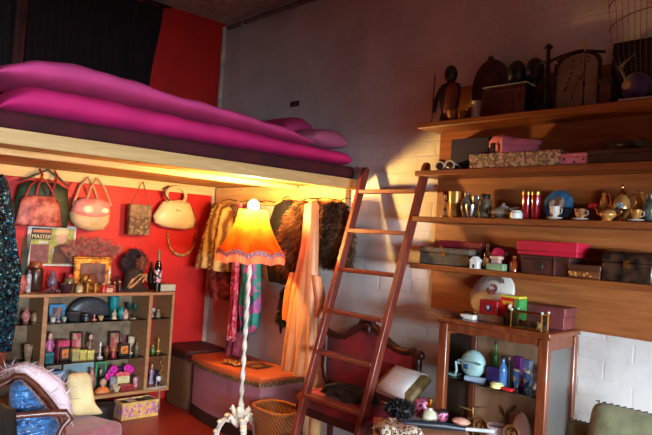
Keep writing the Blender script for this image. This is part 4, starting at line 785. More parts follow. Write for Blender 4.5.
# --- second shelf
s = sR(1, 451, 489, 138, -0.058); box_i('navy_box', 'navy blue cardboard box standing upright at the left of the second shelf', 'box', s, 0.06, mat((24, 12, 78), 0.7), None)
s = sR(1, 468, 557, 152, -0.145); t = box_i('floral_box', 'long flat box covered in rose and green floral paper on the second shelf', 'box', s, 0.1, cells([(196, 150, 130), (110, 120, 84), (206, 176, 150), (150, 84, 80), (96, 84, 62), (170, 150, 120)], 105, 0.6), (cells([(206, 160, 140), (120, 130, 94), (210, 180, 156), (160, 94, 90), (104, 92, 70)], 105, 0.6), 0.45), None)
zt = s.loc[2] + s.h + 0.0005; q = SR(487, 540, 137.5, -0.14, zt); w = q.w / 2
t = thing('heart_box', 'pink heart shaped box with a dark ribbon lying on the floral box', 'box', (q.loc[0], -0.145, zt)); ht = []
for j in range(40):
    a = 2 * pi * j / 40; ht.append((w * (16 * sin(a) ** 3) / 16.5, 0.07 * (13 * cos(a) - 5 * cos(2 * a) - 2 * cos(3 * a) - cos(4 * a)) / 14))
hr = lambda k, z, tl: [(x * k, y * k, z + tl * -x) for x, y in ht]
M().loft([hr(0.95, 0, 0), hr(0.95, q.h * 0.55, 0.0)]).put('body', mat((206, 110, 140), 0.5), t, sharp=50)
M().loft([hr(1, q.h * 0.5, 0.0), hr(1, q.h * 0.78, 0.03), hr(0.85, q.h * 0.95, 0.12), hr(0.4, q.h * 1.02, 0.14)]).put('lid', mat((226, 130, 158), 0.5), t, sharp=50)
M().box(-w * 0.55, -w * 0.4, -0.062, -0.052, 0, q.h * 0.6).put('ribbon', mat((40, 20, 24), 0.5), t)
s = sR(1, 558, 587, 153, -0.15); box_i('dotted_box', 'small pink box with dark dots right of the floral box', 'box', s, 0.08, dots((206, 120, 140), (90, 40, 54), 40, 0.25), (mat((214, 130, 150), 0.5), 0.3))
s = sR(1, 586, 672, 148, -0.125); box_i('trunk_box', 'long dark brown wooden case at the right end of the second shelf', 'case', s, 0.14, mat((56, 30, 24), 0.5, 0, 0.3, 10), (mat((64, 34, 28), 0.5), 0.3))
zt = s.loc[2] + s.h + 0.003; q = SR(603, 652, 141.5, -0.11, zt)
v = M().drape([(q.h, 0, q.w * 0.40, 0, 0.03, 5, 0.3), (q.h * 0.6, 0, q.w * 0.47, 0, 0.045, 7, 0.3), (0.007, 0, q.w * 0.5, 0, 0.05, 8, 0.2)])
tag(v.put('folded_cloth', cells([(104, 92, 78), (126, 114, 98), (84, 74, 62)], 50, 0.8), None, loc=(q.loc[0], -0.11, zt), sharp=80), 'grey patterned folded cloth lying on the long dark case', 'cloth')
s = sR(1, 433, 449, 161, -0.16); t = thing('eyeglasses', 'white framed eyeglasses lying at the left end of the second shelf', 'eyeglasses', (P(449, 166, y=-0.15).x, -0.17, TOPS[1] + 0.0005), radians(-12))
for cx_ in (-0.036, 0.036):
    M().tube([(cx_ + 0.03 * cos(a), -0.01 - 0.006 * sin(a), 0.024 + 0.019 * sin(a)) for a in [2 * pi * j / 24 for j in range(24)]], 0.0042, 8, True).put('rim', mat((206, 200, 190), 0.3), t); M().ball((cx_, -0.01, 0.024), (0.028, 0.002, 0.017), 16, 8).put('lens', mat((46, 36, 34), 0.15), t)
M().tube([(-0.066, -0.01, 0.03), (-0.085, 0.04, 0.02), (-0.09, 0.07, 0.005)], 0.003).put('temple', mat((206, 200, 190), 0.3), t); M().tube([(0.066, -0.01, 0.03), (0.05, 0.04, 0.02), (0.03, 0.07, 0.005)], 0.003).put('temple', mat((206, 200, 190), 0.3), t)
# --- third shelf
GL = mat((126, 116, 104), 0.2, 0.3, 0.3, 20, 0, 0, 0.4)
for k, (a, b, py, pr, mm, nm, lbl, cat) in enumerate([
    (442, 450, 195, STICK, SILVER, 'candlestick', 'small silver candlestick leftmost on the third shelf', 'candlestick'),
    (450, 461, 192, TUMBLER, mat((196, 140, 60), 0.3, 0.2), 'tumbler', 'amber tumbler second from the left on the third shelf', 'glass'),
    (462, 473, 193, VASE, GL, 'vase', 'grey glass vase right of the amber tumbler', 'vase'),
    (473, 482, 196, GOBLET, GL, 'goblet', 'small dull glass goblet between grey vase and brown canister', 'goblet'),
    (466, 476, 205, BOWL, SILVER, 'salt_bowl', 'tiny silver bowl in front of the grey glass vase', 'bowl'),
    (480, 491, 194, JAR, mat((96, 74, 52), 0.5, 0, 0.3, 20), 'canister', 'brown canister beside the dull glass goblet', 'canister')]):
    s = sR(2, a, b, py, -0.12 if nm != 'salt_bowl' else -0.18); lathe_i(nm, lbl, cat, s, [('body', pr, mm)] + ([('lid', JARLID, DKW)] if nm == 'canister' else []))
s = sR(2, 486, 521, 203, -0.13); teapot_i('teapot', 'squat silver teapot on the third shelf left of the red glasses', 'teapot', s, mat((170, 160, 145), 0.3, 0.3, 0.2, 30), mat((186, 176, 160), 0.3, 0.3, 0.2, 30))
s = sR(2, 511, 522, 210.5, -0.18); lathe_i('ointment_jar', 'small white round pot in front of the silver teapot', 'pot', s, [('body', JAR, WHITE), ('lid', JARLID, WHITE)])
REDG = mat((150, 12, 26), 0.12, 0, 0.1, 20, 0, 0, 0.5)
for a, b, lbl in ((523, 531.5, 'tall red glass with a gold rim, left of the pair'), (532, 541, 'tall red glass with a gold rim, right of the pair')):
    s = sR(2, a, b, 192.5, -0.14); lathe_i('red_glass', lbl, 'glass', s, [('body', TUMBLER, REDG), ('gold_rim', [(0.99, 0.9), (1.02, 0.9), (1.04, 1.005), (1.0, 1.005)], GOLD)], 'pair of red glasses on the third shelf')
s = sR(2, 544, 573, 194.5, -0.085); t = thing('display_plate', 'blue rimmed china plate with a picture standing against the back board', 'plate', (s.loc[0], s.loc[1], s.loc[2]), 0); r_ = s.w / 2
pz = lambda rows: M().lathe(rows, n=36).rot(pi / 2, 'X').rot(-0.14, 'X')
for nm, rows, mm in (('plate', [(0.001, 0.004), (r_ * 0.6, 0.004), (r_, -0.006), (r_, 0.0), (r_ * 0.6, 0.01), (0.001, 0.01)], mat((60, 110, 150), 0.2, 0, 0.2, 30)), ('plate_centre', [(0.001, 0.011), (r_ * 0.55, 0.011), (r_ * 0.55, 0.0125), (0.001, 0.0125)], cells([(196, 170, 140), (140, 90, 70), (90, 100, 110), (210, 200, 180)], 50, 0.2))):
    o = pz(rows).put(nm, mm, t, loc=(0, 0, r_ + 0.002))
M().tube([(-0.03, -0.035, 0.002), (-0.03, 0.0, 0.006), (-0.03, 0.03, 0.05)], 0.003).tube([(0.03, -0.035, 0.002), (0.03, 0.0, 0.006), (0.03, 0.03, 0.05)], 0.003).put('stand', DARKMETAL, t)
CHW_ = mat((206, 190, 176), 0.25, 0, 0.15, 30)
s = sR(2, 549, 561, 206.5, -0.165); cup_i('teacup', 'white teacup with gilt on a saucer in front of the blue plate', 'cup', s, cells([(210, 196, 180), (180, 120, 90), (216, 206, 196)], 70, 0.25), CHW_, 'cups and saucers on the third shelf')
s = sR(2, 574, 587, 209, -0.16); cup_i('teacup', 'brown gilt teacup on a wide grey saucer between blue plate and red flower', 'cup', s, cells([(150, 90, 50), (190, 140, 90), (120, 70, 44)], 60, 0.25), CHW_, 'cups and saucers on the third shelf')
s = sR(2, 589, 597, 203, -0.12); t = thing('china_flower', 'small red china flower left of the gold tea set', 'ornament', s.loc); w, h = s.w / 2, s.h
M().tube([(0, 0, 0), (0, 0, h * 0.7)], [w * 0.35, w * 0.16]).put('stem', mat((110, 70, 40), 0.4), t); m = M()
for k in range(6): a = 2 * pi * k / 6; m.ball((w * 0.6 * cos(a), w * 0.5 * sin(a), h * 0.8), (w * 0.55, w * 0.5, h * 0.18), 10, 6)
m.put('petals', mat((196, 30, 26), 0.3), t)
GO1 = mat((232, 164, 90), 0.22, 0.55, 0.25, 30); GO2 = metal((226, 166, 90), 0.2)
s = sR(2, 595, 622, 204, -0.165); teapot_i('sugar_pot', 'low gold china pot with handles, front left of the gold tea set', 'teapot', s, GO1, GO2, 'gold china tea set')
s = sR(2, 609, 637, 184, -0.11); t = teapot_i('coffee_pot', 'tall gold china coffee pot with a floral panel in the tea set', 'teapot', s, GO1, GO2, 'gold china tea set')
M().ball((0, -s.w * 0.255, s.h * 0.4), (s.w * 0.17, 0.012, s.h * 0.15), 18, 10).put('floral_panel', cells([(120, 140, 140), (170, 170, 160), (160, 90, 80), (90, 110, 120)], 70, 0.25), t)
s = sR(2, 600, 609, 192, -0.09); lathe_i('cream_jug', 'slim gold china jug behind the low gold pot', 'jug', s, [('body', VASE, GO1), ('rim', [(0.5, 0.97), (0.6, 0.985), (0.5, 1.0)], GO2)], 'gold china tea set')
s = sR(2, 635, 646, 191, -0.08); lathe_i('cream_jug', 'gold china jug right of the tall coffee pot', 'jug', s, [('body', VASE, GO1), ('rim', [(0.5, 0.97), (0.6, 0.985), (0.5, 1.0)], GO2)], 'gold china tea set')
s = sR(2, 629, 643, 210, -0.165); cup_i('teacup', 'gold china cup on a saucer in front of the right gold jug', 'cup', s, GO1, CHW_, 'cups and saucers on the third shelf')
s = sR(2, 643, 658, 194, -0.12); lathe_i('ginger_jar', 'grey green ginger jar at the right edge of the third shelf', 'jar', s, [('body', VASE, cells([(80, 90, 78), (110, 110, 96), (60, 66, 60)], 40, 0.3))])
# --- fourth shelf
s = sR(3, 440, 481, 241.5, -0.055); box_i('red_box', 'low crimson box behind the grey jewellery case on the fourth shelf', 'box', s, 0.055, mat((120, 16, 36), 0.5), (mat((130, 20, 40), 0.5), 0.25))
s = sR(3, 419, 469, 248, -0.13); t = box_i('jewellery_case', 'grey tooled jewellery case at the left end of the fourth shelf', 'case', s, 0.08, dots((72, 66, 58), (104, 96, 82), 90, 0.35), (dots((80, 72, 64), (112, 104, 88), 90, 0.35), 0.32), bev=0.006)
M().box(-0.012, 0.012, -0.045, -0.04, s.h * 0.55, s.h * 0.75).put('clasp', BRASS, t)
s = sR(3, 471, 481, 256.5, -0.19); t = thing('toy_house', 'tiny white china house in front of the dark bottles', 'ornament', s.loc); w, h = s.w / 2, s.h
M().box(-w * 0.75, w * 0.75, -w * 0.6, w * 0.6, 0, h * 0.6).put('walls', WHITE, t); M().prism([(-w, h * 0.6), (w, h * 0.6), (0, h)], -w * 0.75, w * 0.75).put('roof', WHITE, t, smooth=False); M().box(-w * 0.2, w * 0.2, -w * 0.64, -w * 0.605, h * 0.05, h * 0.35).put('doorway', DARKMETAL, t)
for k, (a, b, py, c1, c2, lbl) in enumerate([(478, 485, 246.5, (60, 36, 24), (196, 196, 190), 'dark brown bottle with a white label, left one of the pair'), (485, 491, 244, (70, 34, 20), (150, 90, 40), 'dark brown bottle with an amber label, right one of the pair')]):
    s = sR(3, a, b, py, -0.12 - 0.02 * k); lathe_i('dark_bottle', lbl, 'bottle', s, [('glass', BOTTLE, mat(c1, 0.15, 0, 0.2, 20, 0, 0, 0.4)), ('cap', CAP, BLACK), ('paper_label', [(1.0, 0.12), (1.03, 0.12), (1.03, 0.45), (1.0, 0.45)], mat(c2, 0.6))], 'brown bottles on the fourth shelf')
s = sR(3, 491, 499, 256, -0.145); box_i('powder_box', 'small pale pink box below the raspberry powder puff', 'box', s, 0.03, mat((196, 150, 140), 0.5), (mat((206, 170, 150), 0.5), 0.25))
s = sR(3, 492, 506, 247.5, -0.11); t = thing('hand_mirror', 'raspberry pink round hand mirror propped behind the pale boxes', 'mirror', s.loc); r_ = s.w / 2
M().lathe([(0.001, -0.01), (r_ * 0.9, -0.009), (r_, 0), (r_ * 0.9, 0.009), (0.001, 0.01)], n=28).rot(pi / 2, 'X').put('round_back', mat((206, 34, 76), 0.4, 0, 0.12, 30), t, loc=(0, 0, s.h - r_))
M().tube([(0, 0, s.h - 2 * r_ + 0.006), (0.004, -0.01, 0)], [0.011, 0.009]).put('grip', mat((206, 34, 76), 0.4), t)
s = sR(3, 486, 503, 263.5, -0.185); box_i('green_box', 'flat pale green box at the front edge below the raspberry mirror', 'box', s, 0.035, mat((120, 150, 110), 0.5), None)
s = sR(3, 500, 506, 264, -0.15); box_i('white_box', 'tiny white box right of the flat green box', 'box', Slot(s.loc, 0, s.w, s.h), 0.025, WHITE, None)
s = sR(3, 503, 512, 252, -0.12); lathe_i('iron_candlestick', 'black candlestick between raspberry mirror and amber bottle', 'candlestick', s, [('body', STICK, DARKMETAL)])
s = sR(3, 511, 519, 256, -0.15); lathe_i('amber_bottle', 'small amber red bottle beside the dark wooden box', 'bottle', s, [('glass', BOTTLE, mat((150, 60, 20), 0.15, 0, 0.2, 20, 0, 0, 0.4)), ('cap', CAP, GOLD)])
s = sR(3, 521, 569, 256, -0.125); t = box_i('wooden_box', 'dark wooden box with a metal strip under the red gift box', 'box', s, 0.11, mat((64, 28, 24), 0.5, 0, 0.3, 12), (mat((58, 26, 22), 0.5), 0.2))
M().box(s.w * 0.20, s.w * 0.225, -0.061, -0.056, 0, s.h).put('metal_strip', SILVER, t); M().lathe([(0.02, 0), (0.018, 0.003), (0.001, 0.004)], n=20).rot(pi / 2, 'X').put('rosette', DKW, t, loc=(-s.w * 0.12, -0.0555, s.h * 0.42))
zt = s.loc[2] + s.h + 0.0005; q = SR(517, 576, 241.5, -0.125, zt); box_i('red_gift_box', 'bright red flat box lying on the dark wooden box', 'box', q, 0.1, mat((172, 14, 44), 0.55, 0, 0.06), (mat((180, 16, 48), 0.55, 0, 0.06), 0.7), rz=0)
s = sR(3, 569, 600, 265, -0.155); t = box_i('inlaid_box', 'small brown box with a band of gold inlay left of the black trunk', 'box', s, 0.075, mat((86, 46, 26), 0.45), (mat((76, 40, 24), 0.45), 0.4)); M().box(-s.w / 2 - 0.001, s.w / 2 + 0.001, -0.0395, -0.0375, s.h * 0.15, s.h * 0.48).put('inlay_band', dots((110, 60, 30), (206, 140, 60), 60, 0.35), t)
s = sR(3, 602, 652, 250.5, -0.12); face_fit(s, 0.14); t = thing('trunk', 'black lacquered round topped trunk at the right end of the fourth shelf', 'trunk', s.loc); w, h = s.w / 2, s.h; LAC = mat((34, 26, 24), 0.3, 0, 0.5, 26, 0, 0, 0.2, (70, 46, 34))
M().box(-w, w, -0.07, 0.07, 0, h * 0.6).put('body', LAC, t, bev=0.004)
rg = [[(-w if k == 0 else w, 0.07 * cos(a) * 1.0, h * 0.62 + h * 0.38 * sin(a) ** 0.5) for a in [pi * j / 20 for j in range(21)]] for k in range(2)]; M().loft(rg).put('lid', LAC, t)
M().box(-w * 0.1, w * 0.1, -0.077, -0.0705, h * 0.45, h * 0.7).put('clasp', BRASS, t)
s = sR(3, 653, 668, 258, -0.12); box_i('patterned_box', 'white and black patterned box cut by the right edge of the fourth shelf', 'box', s, 0.1, dots((206, 200, 190), (50, 46, 44), 60, 0.3), None)

# ------------------------------------------------------------------ glazed showcase below the shelves
WAL = wood((92, 40, 18), (140, 72, 38), (10, 10, 1.5), 0.3, 3.0, 0.25); SCX, SCY, SCR, SCH = 2.694, -0.190, radians(3.2), 0.92
sc_ = thing('glazed_showcase', 'walnut showcase with glass sides and trinkets inside below the wall shelves', 'showcase', (SCX, SCY, 0), SCR); hx, hy = 0.234, 0.126
for sx in (-1, 1):
    for sy in (-1, 1): M().box(sx * hx - 0.022, sx * hx + 0.022, sy * hy - 0.016, sy * hy + 0.016, 0.0, SCH - 0.025).put('post', WAL, sc_, bev=0.006)
M().box(-hx - 0.03, hx + 0.03, -hy - 0.024, hy + 0.02, SCH - 0.024, SCH).put('top_panel', WAL, sc_, bev=0.006)
ap = [(-hx + 0.0225, SCH - 0.0245)] + [(hx - 0.0225, SCH - 0.0245), (hx - 0.0225, SCH - 0.06)] + [((hx - 0.0225) * (1 - 2 * j / 20), SCH - 0.056 + 0.004 * cos(4 * pi * j / 20)) for j in range(1, 20)] + [(-hx + 0.0225, SCH - 0.06)]
M().prism(ap[::-1], -hy - 0.012, -hy + 0.012).put('front_rail', WAL, sc_, smooth=False)
for sx in (-1, 1): M().box(sx * hx - 0.012, sx * hx + 0.012, -hy + 0.0165, hy - 0.0165, SCH - 0.075, SCH - 0.0245).put('side_rail', WAL, sc_, bev=0.002)
M().box(-hx - 0.012, hx + 0.012, -hy - 0.012, hy + 0.012, 0.10, 0.125).put('bottom_panel', WAL, sc_, bev=0.003)
M().box(-hx + 0.0225, hx - 0.0225, hy - 0.004, hy + 0.008, 0.126, SCH - 0.0245).put('back_panel', wood((178, 136, 106), (206, 164, 132), (6, 6, 2), 0.6), sc_)
M().box(hx + 0.002, hx + 0.006, -hy + 0.0165, hy - 0.0165, 0.126, SCH - 0.0755).put('glass_pane', glass((236, 236, 232), 0.3), sc_); M().box(-hx - 0.006, -hx - 0.002, -hy + 0.0165, hy - 0.0165, 0.126, SCH - 0.0755).put('glass_pane', glass((222, 228, 226), 0.1), sc_)
SG = 0.655
M().box(-hx + 0.023, hx - 0.023, -hy + 0.017, hy - 0.006, SG - 0.006, SG).put('glass_shelf', glass((130, 160, 146), 0.12), sc_)
YC = -0.30
def sC(px0, px1, pyt, y=YC, z=SG + 0.0008): return SR(px0, px1, pyt, y + 0.035, z)
def SI(px0, px1, pyt, y, z): return SR(px0, px1, pyt, y + 0.03, z)
def on_pane(loc): return loc
# on top of it
zt = SCH + 0.0008
s = SR(469.5, 521, 279.5, -0.075, zt); r_ = s.w / 2
t = thing('hat_box', 'round white hat box standing on edge behind the red tins on the showcase', 'hat box', (s.loc[0] + 0.003, -0.098, zt + 0.1085), 0, rx=-0.5); r_ = 0.11
M().lathe([(0.001, -0.004), (r_, -0.004), (r_, 0.008), (r_ * 0.97, 0.012), (0.001, 0.013)], n=48).rot(pi / 2, 'X').put('box_side', mat((214, 204, 192), 0.5, 0, 0.06, 6), t, sharp=50)
M().lathe([(0.001, 0.0132), (r_ * 0.25, 0.0132), (r_ * 0.25, 0.0145), (0.001, 0.0145)], n=30).rot(pi / 2, 'X').put('printed_emblem', cells([(150, 70, 60), (206, 170, 156), (120, 60, 60)], 90, 0.5), t, loc=(0.0, 0, r_ * 0.14))
m = M()
for k in range(9):
    u = -0.62 + 1.24 * k / 8; hgt = 0.035 if k % 3 else 0.05
    m.tube([(r_ * 0.64 * sin(u) - 0.008, -0.0145, r_ * 0.64 * cos(u) - 0.008), (r_ * 0.64 * sin(u), -0.0145, r_ * 0.64 * cos(u) + hgt * 0.4), (r_ * 0.64 * sin(u) + 0.01, -0.0145, r_ * 0.64 * cos(u) - 0.006)], 0.0028, 6)
m.put('script_lettering', mat((120, 86, 74), 0.6), t)
s = SR(479.5, 498, 300.5, -0.235, zt); zt2 = zt
s2 = SR(474, 503, 314.5, -0.235, zt); box_i('brown_case', 'flat brown box under the red emblem tin on the showcase', 'box', s2, 0.06, mat((112, 72, 50), 0.5, 0, 0.2, 20), None)
s = SR(479.5, 497.5, 300.5, -0.235, zt + s2.h + 0.0006); t = box_i('red_tin', 'small red tin with a dark blue and white emblem on a flat brown box', 'tin', s, 0.05, mat((150, 14, 26), 0.4), None)
M().ball((0, -0.0255, s.h * 0.45), (0.018, 0.0015, 0.017), 16, 6).put('emblem', mat((40, 44, 70), 0.4), t); M().ball((0.0, -0.027, s.h * 0.5), (0.008, 0.001, 0.009), 12, 6).put('emblem_centre', mat((206, 196, 196), 0.4), t)
s = SR(500, 519.5, 295.5, -0.21, zt); t = box_i('tea_tin', 'red tin with a yellow top band and green side on the showcase', 'tin', s, 0.06, mat((206, 30, 24), 0.35), (mat((206, 190, 60), 0.4), 0.09), over=0.001)
M().box(s.w * 0.26, s.w / 2 + 0.0012, -0.0312, 0.0312, 0, s.h * 0.9).put('green_side', mat((60, 140, 70), 0.4), t); M().box(-s.w * 0.35, s.w * 0.16, -0.0314, -0.0302, s.h * 0.66, s.h * 0.8).put('yellow_stripe', mat((226, 160, 40), 0.4), t)
s = SR(506, 513.5, 303.5, -0.25, zt); doll_i('figurine', 'small dark figurine with a pale head before the red tea tin', 'figurine', s, mat((206, 180, 160), 0.5), mat((40, 44, 36), 0.5), mat((190, 170, 150), 0.5))
s = SR(513, 567, 304.5, -0.13, zt); t = box_i('brown_leather_box', 'large maroon leather box at the right back of the showcase top', 'box', Slot((2.832, -0.118, zt), 0, 0.21, s.h), 0.11, mat((104, 46, 46), 0.5, 0, 0.2, 14), (mat((112, 50, 50), 0.5, 0, 0.2, 14), 0.4), rz=SCR)
s = SR(515, 545, 311.5, -0.285, zt); t = thing('glass_casket', 'little gold edged glass casket filled with shells at the showcase front', 'casket', s.loc, radians(2)); w, h, d = s.w / 2, s.h, 0.028
for a in [(-w, -w + 0.001), (w - 0.001, w)]: pass
m = M(); cs = [(-w, -d), (w, -d), (w, d), (-w, d)]
for zz in (0.003, h - 0.006): m.tube([(x, y, zz) for x, y in cs], 0.003, 6, True)
for x, y in cs: m.tube([(x, y, 0), (x, y, h - 0.004)], 0.003, 6); 
m.put('gold_frame', GOLD, t)
mm = M()
for x, y in cs: mm.ball((x, y, h + 0.002), 0.006, 10, 6)
mm.put('finial', mat((180, 206, 190), 0.3), t); M().box(-w + 0.003, w - 0.003, -d + 0.002, d - 0.002, 0.002, 0.004).put('base', mat((206, 180, 130), 0.4), t)
for a in ((-w + 0.003, w - 0.003, -d - 0.0005, -d + 0.0005, 0.006, h - 0.009), (w - 0.0005, w + 0.0005, -d + 0.003, d - 0.003, 0.006, h - 0.009), (-w + 0.003, w - 0.003, -d + 0.003, d - 0.003, h - 0.007, h - 0.006)): M().box(*a).put('glass_pane', glass((236, 236, 230), 0.07), t)
zc = s.loc[2] + 0.005
for k, (x, c_) in enumerate(((-0.6, (196, 120, 90)), (-0.3, (206, 150, 170)), (0.02, (216, 190, 180)), (0.3, (190, 150, 80)), (0.6, (206, 176, 110)))):
    tag(M().lathe([(0.001, 0), (0.010, 0.004), (0.015, 0.014), (0.010, 0.024), (0.002, 0.03)], n=14, sx=1.1, rip=lambda a, i: 1 + 0.08 * sin(8 * a)).put('seashell', mat(c_, 0.4, 0, 0.2, 60), None, loc=(s.loc[0] + x * w * 0.95, s.loc[1] - 0.004 + 0.006 * (k % 2), zc)), ('orange brown seashell at the left end inside the glass casket', 'lilac pink seashell left of centre inside the glass casket', 'whitish seashell in the middle of the glass casket', 'ochre seashell right of centre inside the glass casket', 'yellow seashell at the right end inside the glass casket')[k], 'shell', 'shells in the glass casket')
s = SR(437.5, 452, 314, -0.30, zt); t = thing('silver_tray', 'small oval silver tray at the left front corner of the showcase top', 'tray', (2.505, -0.28, zt)); M().lathe([(0.02, 0), (0.035, 0.002), (0.045, 0.008), (0.043, 0.009), (0.034, 0.004), (0.001, 0.004)], n=30, sy=0.7).put('tray', SILVER, t)
s = SR(452, 462, 311.5, -0.2, zt); lathe_i('pewter_dish', 'low pewter dish behind the white card box on the showcase', 'dish', Slot((2.50, -0.19, zt), 0, 0.07, 0.022), [('dish', BOWL, metal((120, 116, 116), 0.35))])
s = SR(459.5, 472.5, 314.5, -0.30, zt); box_i('card_box', 'flat white card box left of the brown box on the showcase', 'box', Slot((s.loc[0], -0.27, zt), 0, s.w, max(0.018, s.h)), 0.05, mat((214, 212, 206), 0.5), None)
# inside, upper shelf
MINT = mat((158, 190, 188), 0.3, 0, 0.08, 14, 0, 0, 0.2)
s = sC(460, 488, 349, -0.27); t = thing('mint_handbag_tin', 'pale mint round tin purse with a curved handle inside the showcase', 'tin', s.loc); w, h = s.w / 2, s.h
M().puff([(w * 0.8 * cos(a), h * 0.5 + h * 0.47 * sin(a)) for a in [2 * pi * j / 36 for j in range(36)]], 0.07).put('body', MINT, t, sharp=60)
M().tube([(w * 0.8 * cos(a), -0.03, h * 0.56 + h * 0.03 * sin(a)) for a in [pi * j / 12 for j in range(13)]], 0.006).put('band', mat((110, 150, 156), 0.3), t)
M().tube([(-w * 0.75, -0.02, h * 0.45), (-w * 0.98, -0.03, h * 0.5), (-w * 0.9, -0.03, h * 0.2), (-w * 1.0, -0.03, h * 0.05)], 0.006).put('handle', MINT, t); M().ball((-w * 0.1, -0.038, h * 0.42), (0.012, 0.006, 0.012), 12, 8).put('clasp', mat((40, 90, 150), 0.3), t)
for a in (lambda: 0,): pass
s = sC(446, 457, 372.5, -0.29); box_i('mint_box', 'little mint green box at the left of the showcase shelf', 'box', Slot((s.loc[0] + 0.012, s.loc[1], s.loc[2]), 0, s.w * 0.8, s.h), 0.04, mat((130, 176, 172), 0.4), (mat((150, 190, 186), 0.4), 0.3))
s = sC(466, 484, 378, -0.31); box_i('blue_fan', 'narrow pale blue folded fan lying in front of the mint tin', 'fan', Slot(s.loc, 0, s.w, 0.02), 0.03, stripes((110, 140, 176), (176, 196, 214), 60, 'X', 0.5), None, rz=radians(10))
s = sC(486.5, 500, 367.5, -0.26); box_i('navy_perfume_box', 'navy and purple box left of the tall blue bottle in the showcase', 'box', s, 0.05, mat((44, 38, 96), 0.4, 0, 0.3, 30), None)
s = sC(500, 507.5, 356, -0.27); lathe_i('blue_bottle', 'tall bright blue bottle with a dark cap inside the showcase', 'bottle', s, [('glass', BOTTLE, mat((80, 130, 196), 0.2, 0, 0.1, 20, 0, 0, 0.3)), ('cap', CAP, BLACK)])
s = sC(507, 512, 357, -0.25); lathe_i('black_bottle', 'slim black bottle right behind the bright blue one', 'bottle', s, [('glass', BOTTLE, BLACK), ('cap', CAP, mat((170, 150, 140), 0.4))])
s = sC(513, 521, 356.5, -0.2); box_i('purple_box', 'upright purple box at the back of the showcase shelf', 'box', s, 0.03, mat((130, 60, 150), 0.4), None)
s = sC(522, 530, 360, -0.17); box_i('pale_blue_box', 'pale blue box behind the right hand mug in the showcase', 'box', s, 0.03, mat((140, 160, 200), 0.4), None)
MUG = cells([(214, 200, 160), (70, 110, 170), (206, 176, 110), (220, 212, 190)], 40, 0.3)
for a, b, lbl in ((512.5, 521, 'cream and blue patterned mug, left of two in the showcase'), (523, 531, 'cream and blue patterned mug, right of two in the showcase')):
    s = sC(a, b, 369.5, -0.25); cup_i('mug', lbl, 'mug', s, MUG, None, 'mugs in the showcase', False)
s = sC(491, 503, 382, -0.325); lathe_i('yellow_dish', 'small pale yellow dish at the front of the showcase shelf', 'dish', Slot(s.loc, 0, s.w, max(s.h, 0.024)), [('dish', JAR, mat((226, 220, 140), 0.4)), ('lid', JARLID, mat((206, 206, 170), 0.4))])
s = sC(503, 513, 388.5, -0.326); box_i('flat_red_tin', 'tiny flat red tin right of the yellow dish in the showcase', 'tin', Slot(s.loc, 0, s.w, max(0.012, s.h)), 0.03, mat((196, 30, 40), 0.4), None)
s = sC(493, 499.5, 341, -0.155); lathe_i('green_bottle', 'tall thin green bottle at the back of the showcase shelf', 'bottle', Slot(s.loc, 0, s.w, s.h), [('glass', BOTTLE, mat((70, 140, 60), 0.2)), ('cap', CAP, mat((60, 60, 50), 0.4))])
s = sC(551, 561, 361, -0.13); lathe_i('coral_ornament', 'pinkish red coral ornament behind the right glass side of the showcase', 'ornament', Slot((2.885, -0.115, SG + 0.0008), 0, 0.05, 0.1), [('base', [(0.5, 0), (0.5, 0.08), (0.2, 0.12)], WHITE), ('coral', [(0.2, 0.12), (0.9, 0.35), (0.5, 0.5), (1, 0.7), (0.6, 0.95), (0.05, 1)], mat((214, 60, 80), 0.5, 0, 0.3, 40))])
# inside, lower part
zl = 0.1258
def leafy(name, label, cat, loc, h, w, m1, m2, nl=16):
    t = thing(name, label, cat, loc); m = M(); m.lathe([(w * 0.35, 0), (w * 0.3, 0.012), (w * 0.08, 0.03)], n=14); m.tube([(0, 0, 0.02), (0.01, 0, h * 0.5), (0, 0, h * 0.92)], [0.006, 0.004, 0.003]); m.put('stem', m1, t); q = M()
    for k in range(nl):
        z = h * (0.25 + 0.7 * k / nl); a = 2.4 * k; r = w * 0.5 * (0.7 + 0.3 * sin(k))
        q.loft([[(r * u * cos(a) - wd * sin(a), r * u * sin(a) + wd * cos(a), z + 0.25 * r * u + dz) for wd, dz in ((-0.3 * r * sin(pi * min(u, 0.98) + 0.05), 0), (0, 0.002), (0.3 * r * sin(pi * min(u, 0.98) + 0.05), 0), (0, -0.002))] for u in (0.0, 0.3, 0.6, 0.85, 0.99)])
    q.put('leaves', m2, t, sharp=60); return t
s = SI(463, 484, 399, -0.27, zl); leafy('gilt_flower', 'gilt metal flower spray at the lower left inside the showcase', 'ornament', s.loc, s.h, 0.13, BRASS, mat((176, 160, 104), 0.35, 0.4, 0.3, 40), 22)
for a, b, pt, lbl in ((474, 490, 417, 'brown wire rose ball, left one in the bottom of the showcase'), (503, 521, 424, 'brown wire rose ball, right one in the bottom of the showcase')):
    s = SI(a, b, pt, -0.315, zl); r_ = s.w / 2; t = thing('rose_ornament', lbl, 'ornament', s.loc, 0, 'wire rose ornaments in the showcase'); m = M(); hz = s.h - r_
    for k in range(7): aa = 0.9 * k; m.tube([(r_ * (0.3 + 0.1 * k) * cos(aa + j * 0.5), -0.01 * 0 - 0.004 * k + 0.02, hz + r_ * (0.3 + 0.1 * k) * sin(aa + j * 0.5)) for j in range(10)], 0.0045, 6)
    m.put('petals', mat((120, 78, 40), 0.4, 0.3), t); M().tube([(0, 0.01, 0), (0, 0.01, hz)], [0.012, 0.004]).put('stem', BRASS, t)
s = SI(510, 533, 412, -0.2, zl); tag(M().ball((0, 0, s.h / 2), (s.w / 2, 0.06, s.h / 2), 24, 14).put('pink_vase', mat((206, 150, 136), 0.4, 0, 0.1, 10), None, loc=s.loc), 'rounded pale pink vase at the lower right inside the showcase', 'vase')
s = SI(487, 505, 425, -0.24, zl); lathe_i('lilac_bowl', 'pale lilac bowl between the two wire roses', 'bowl', s, [('bowl', BOWL, mat((196, 170, 176), 0.4))])
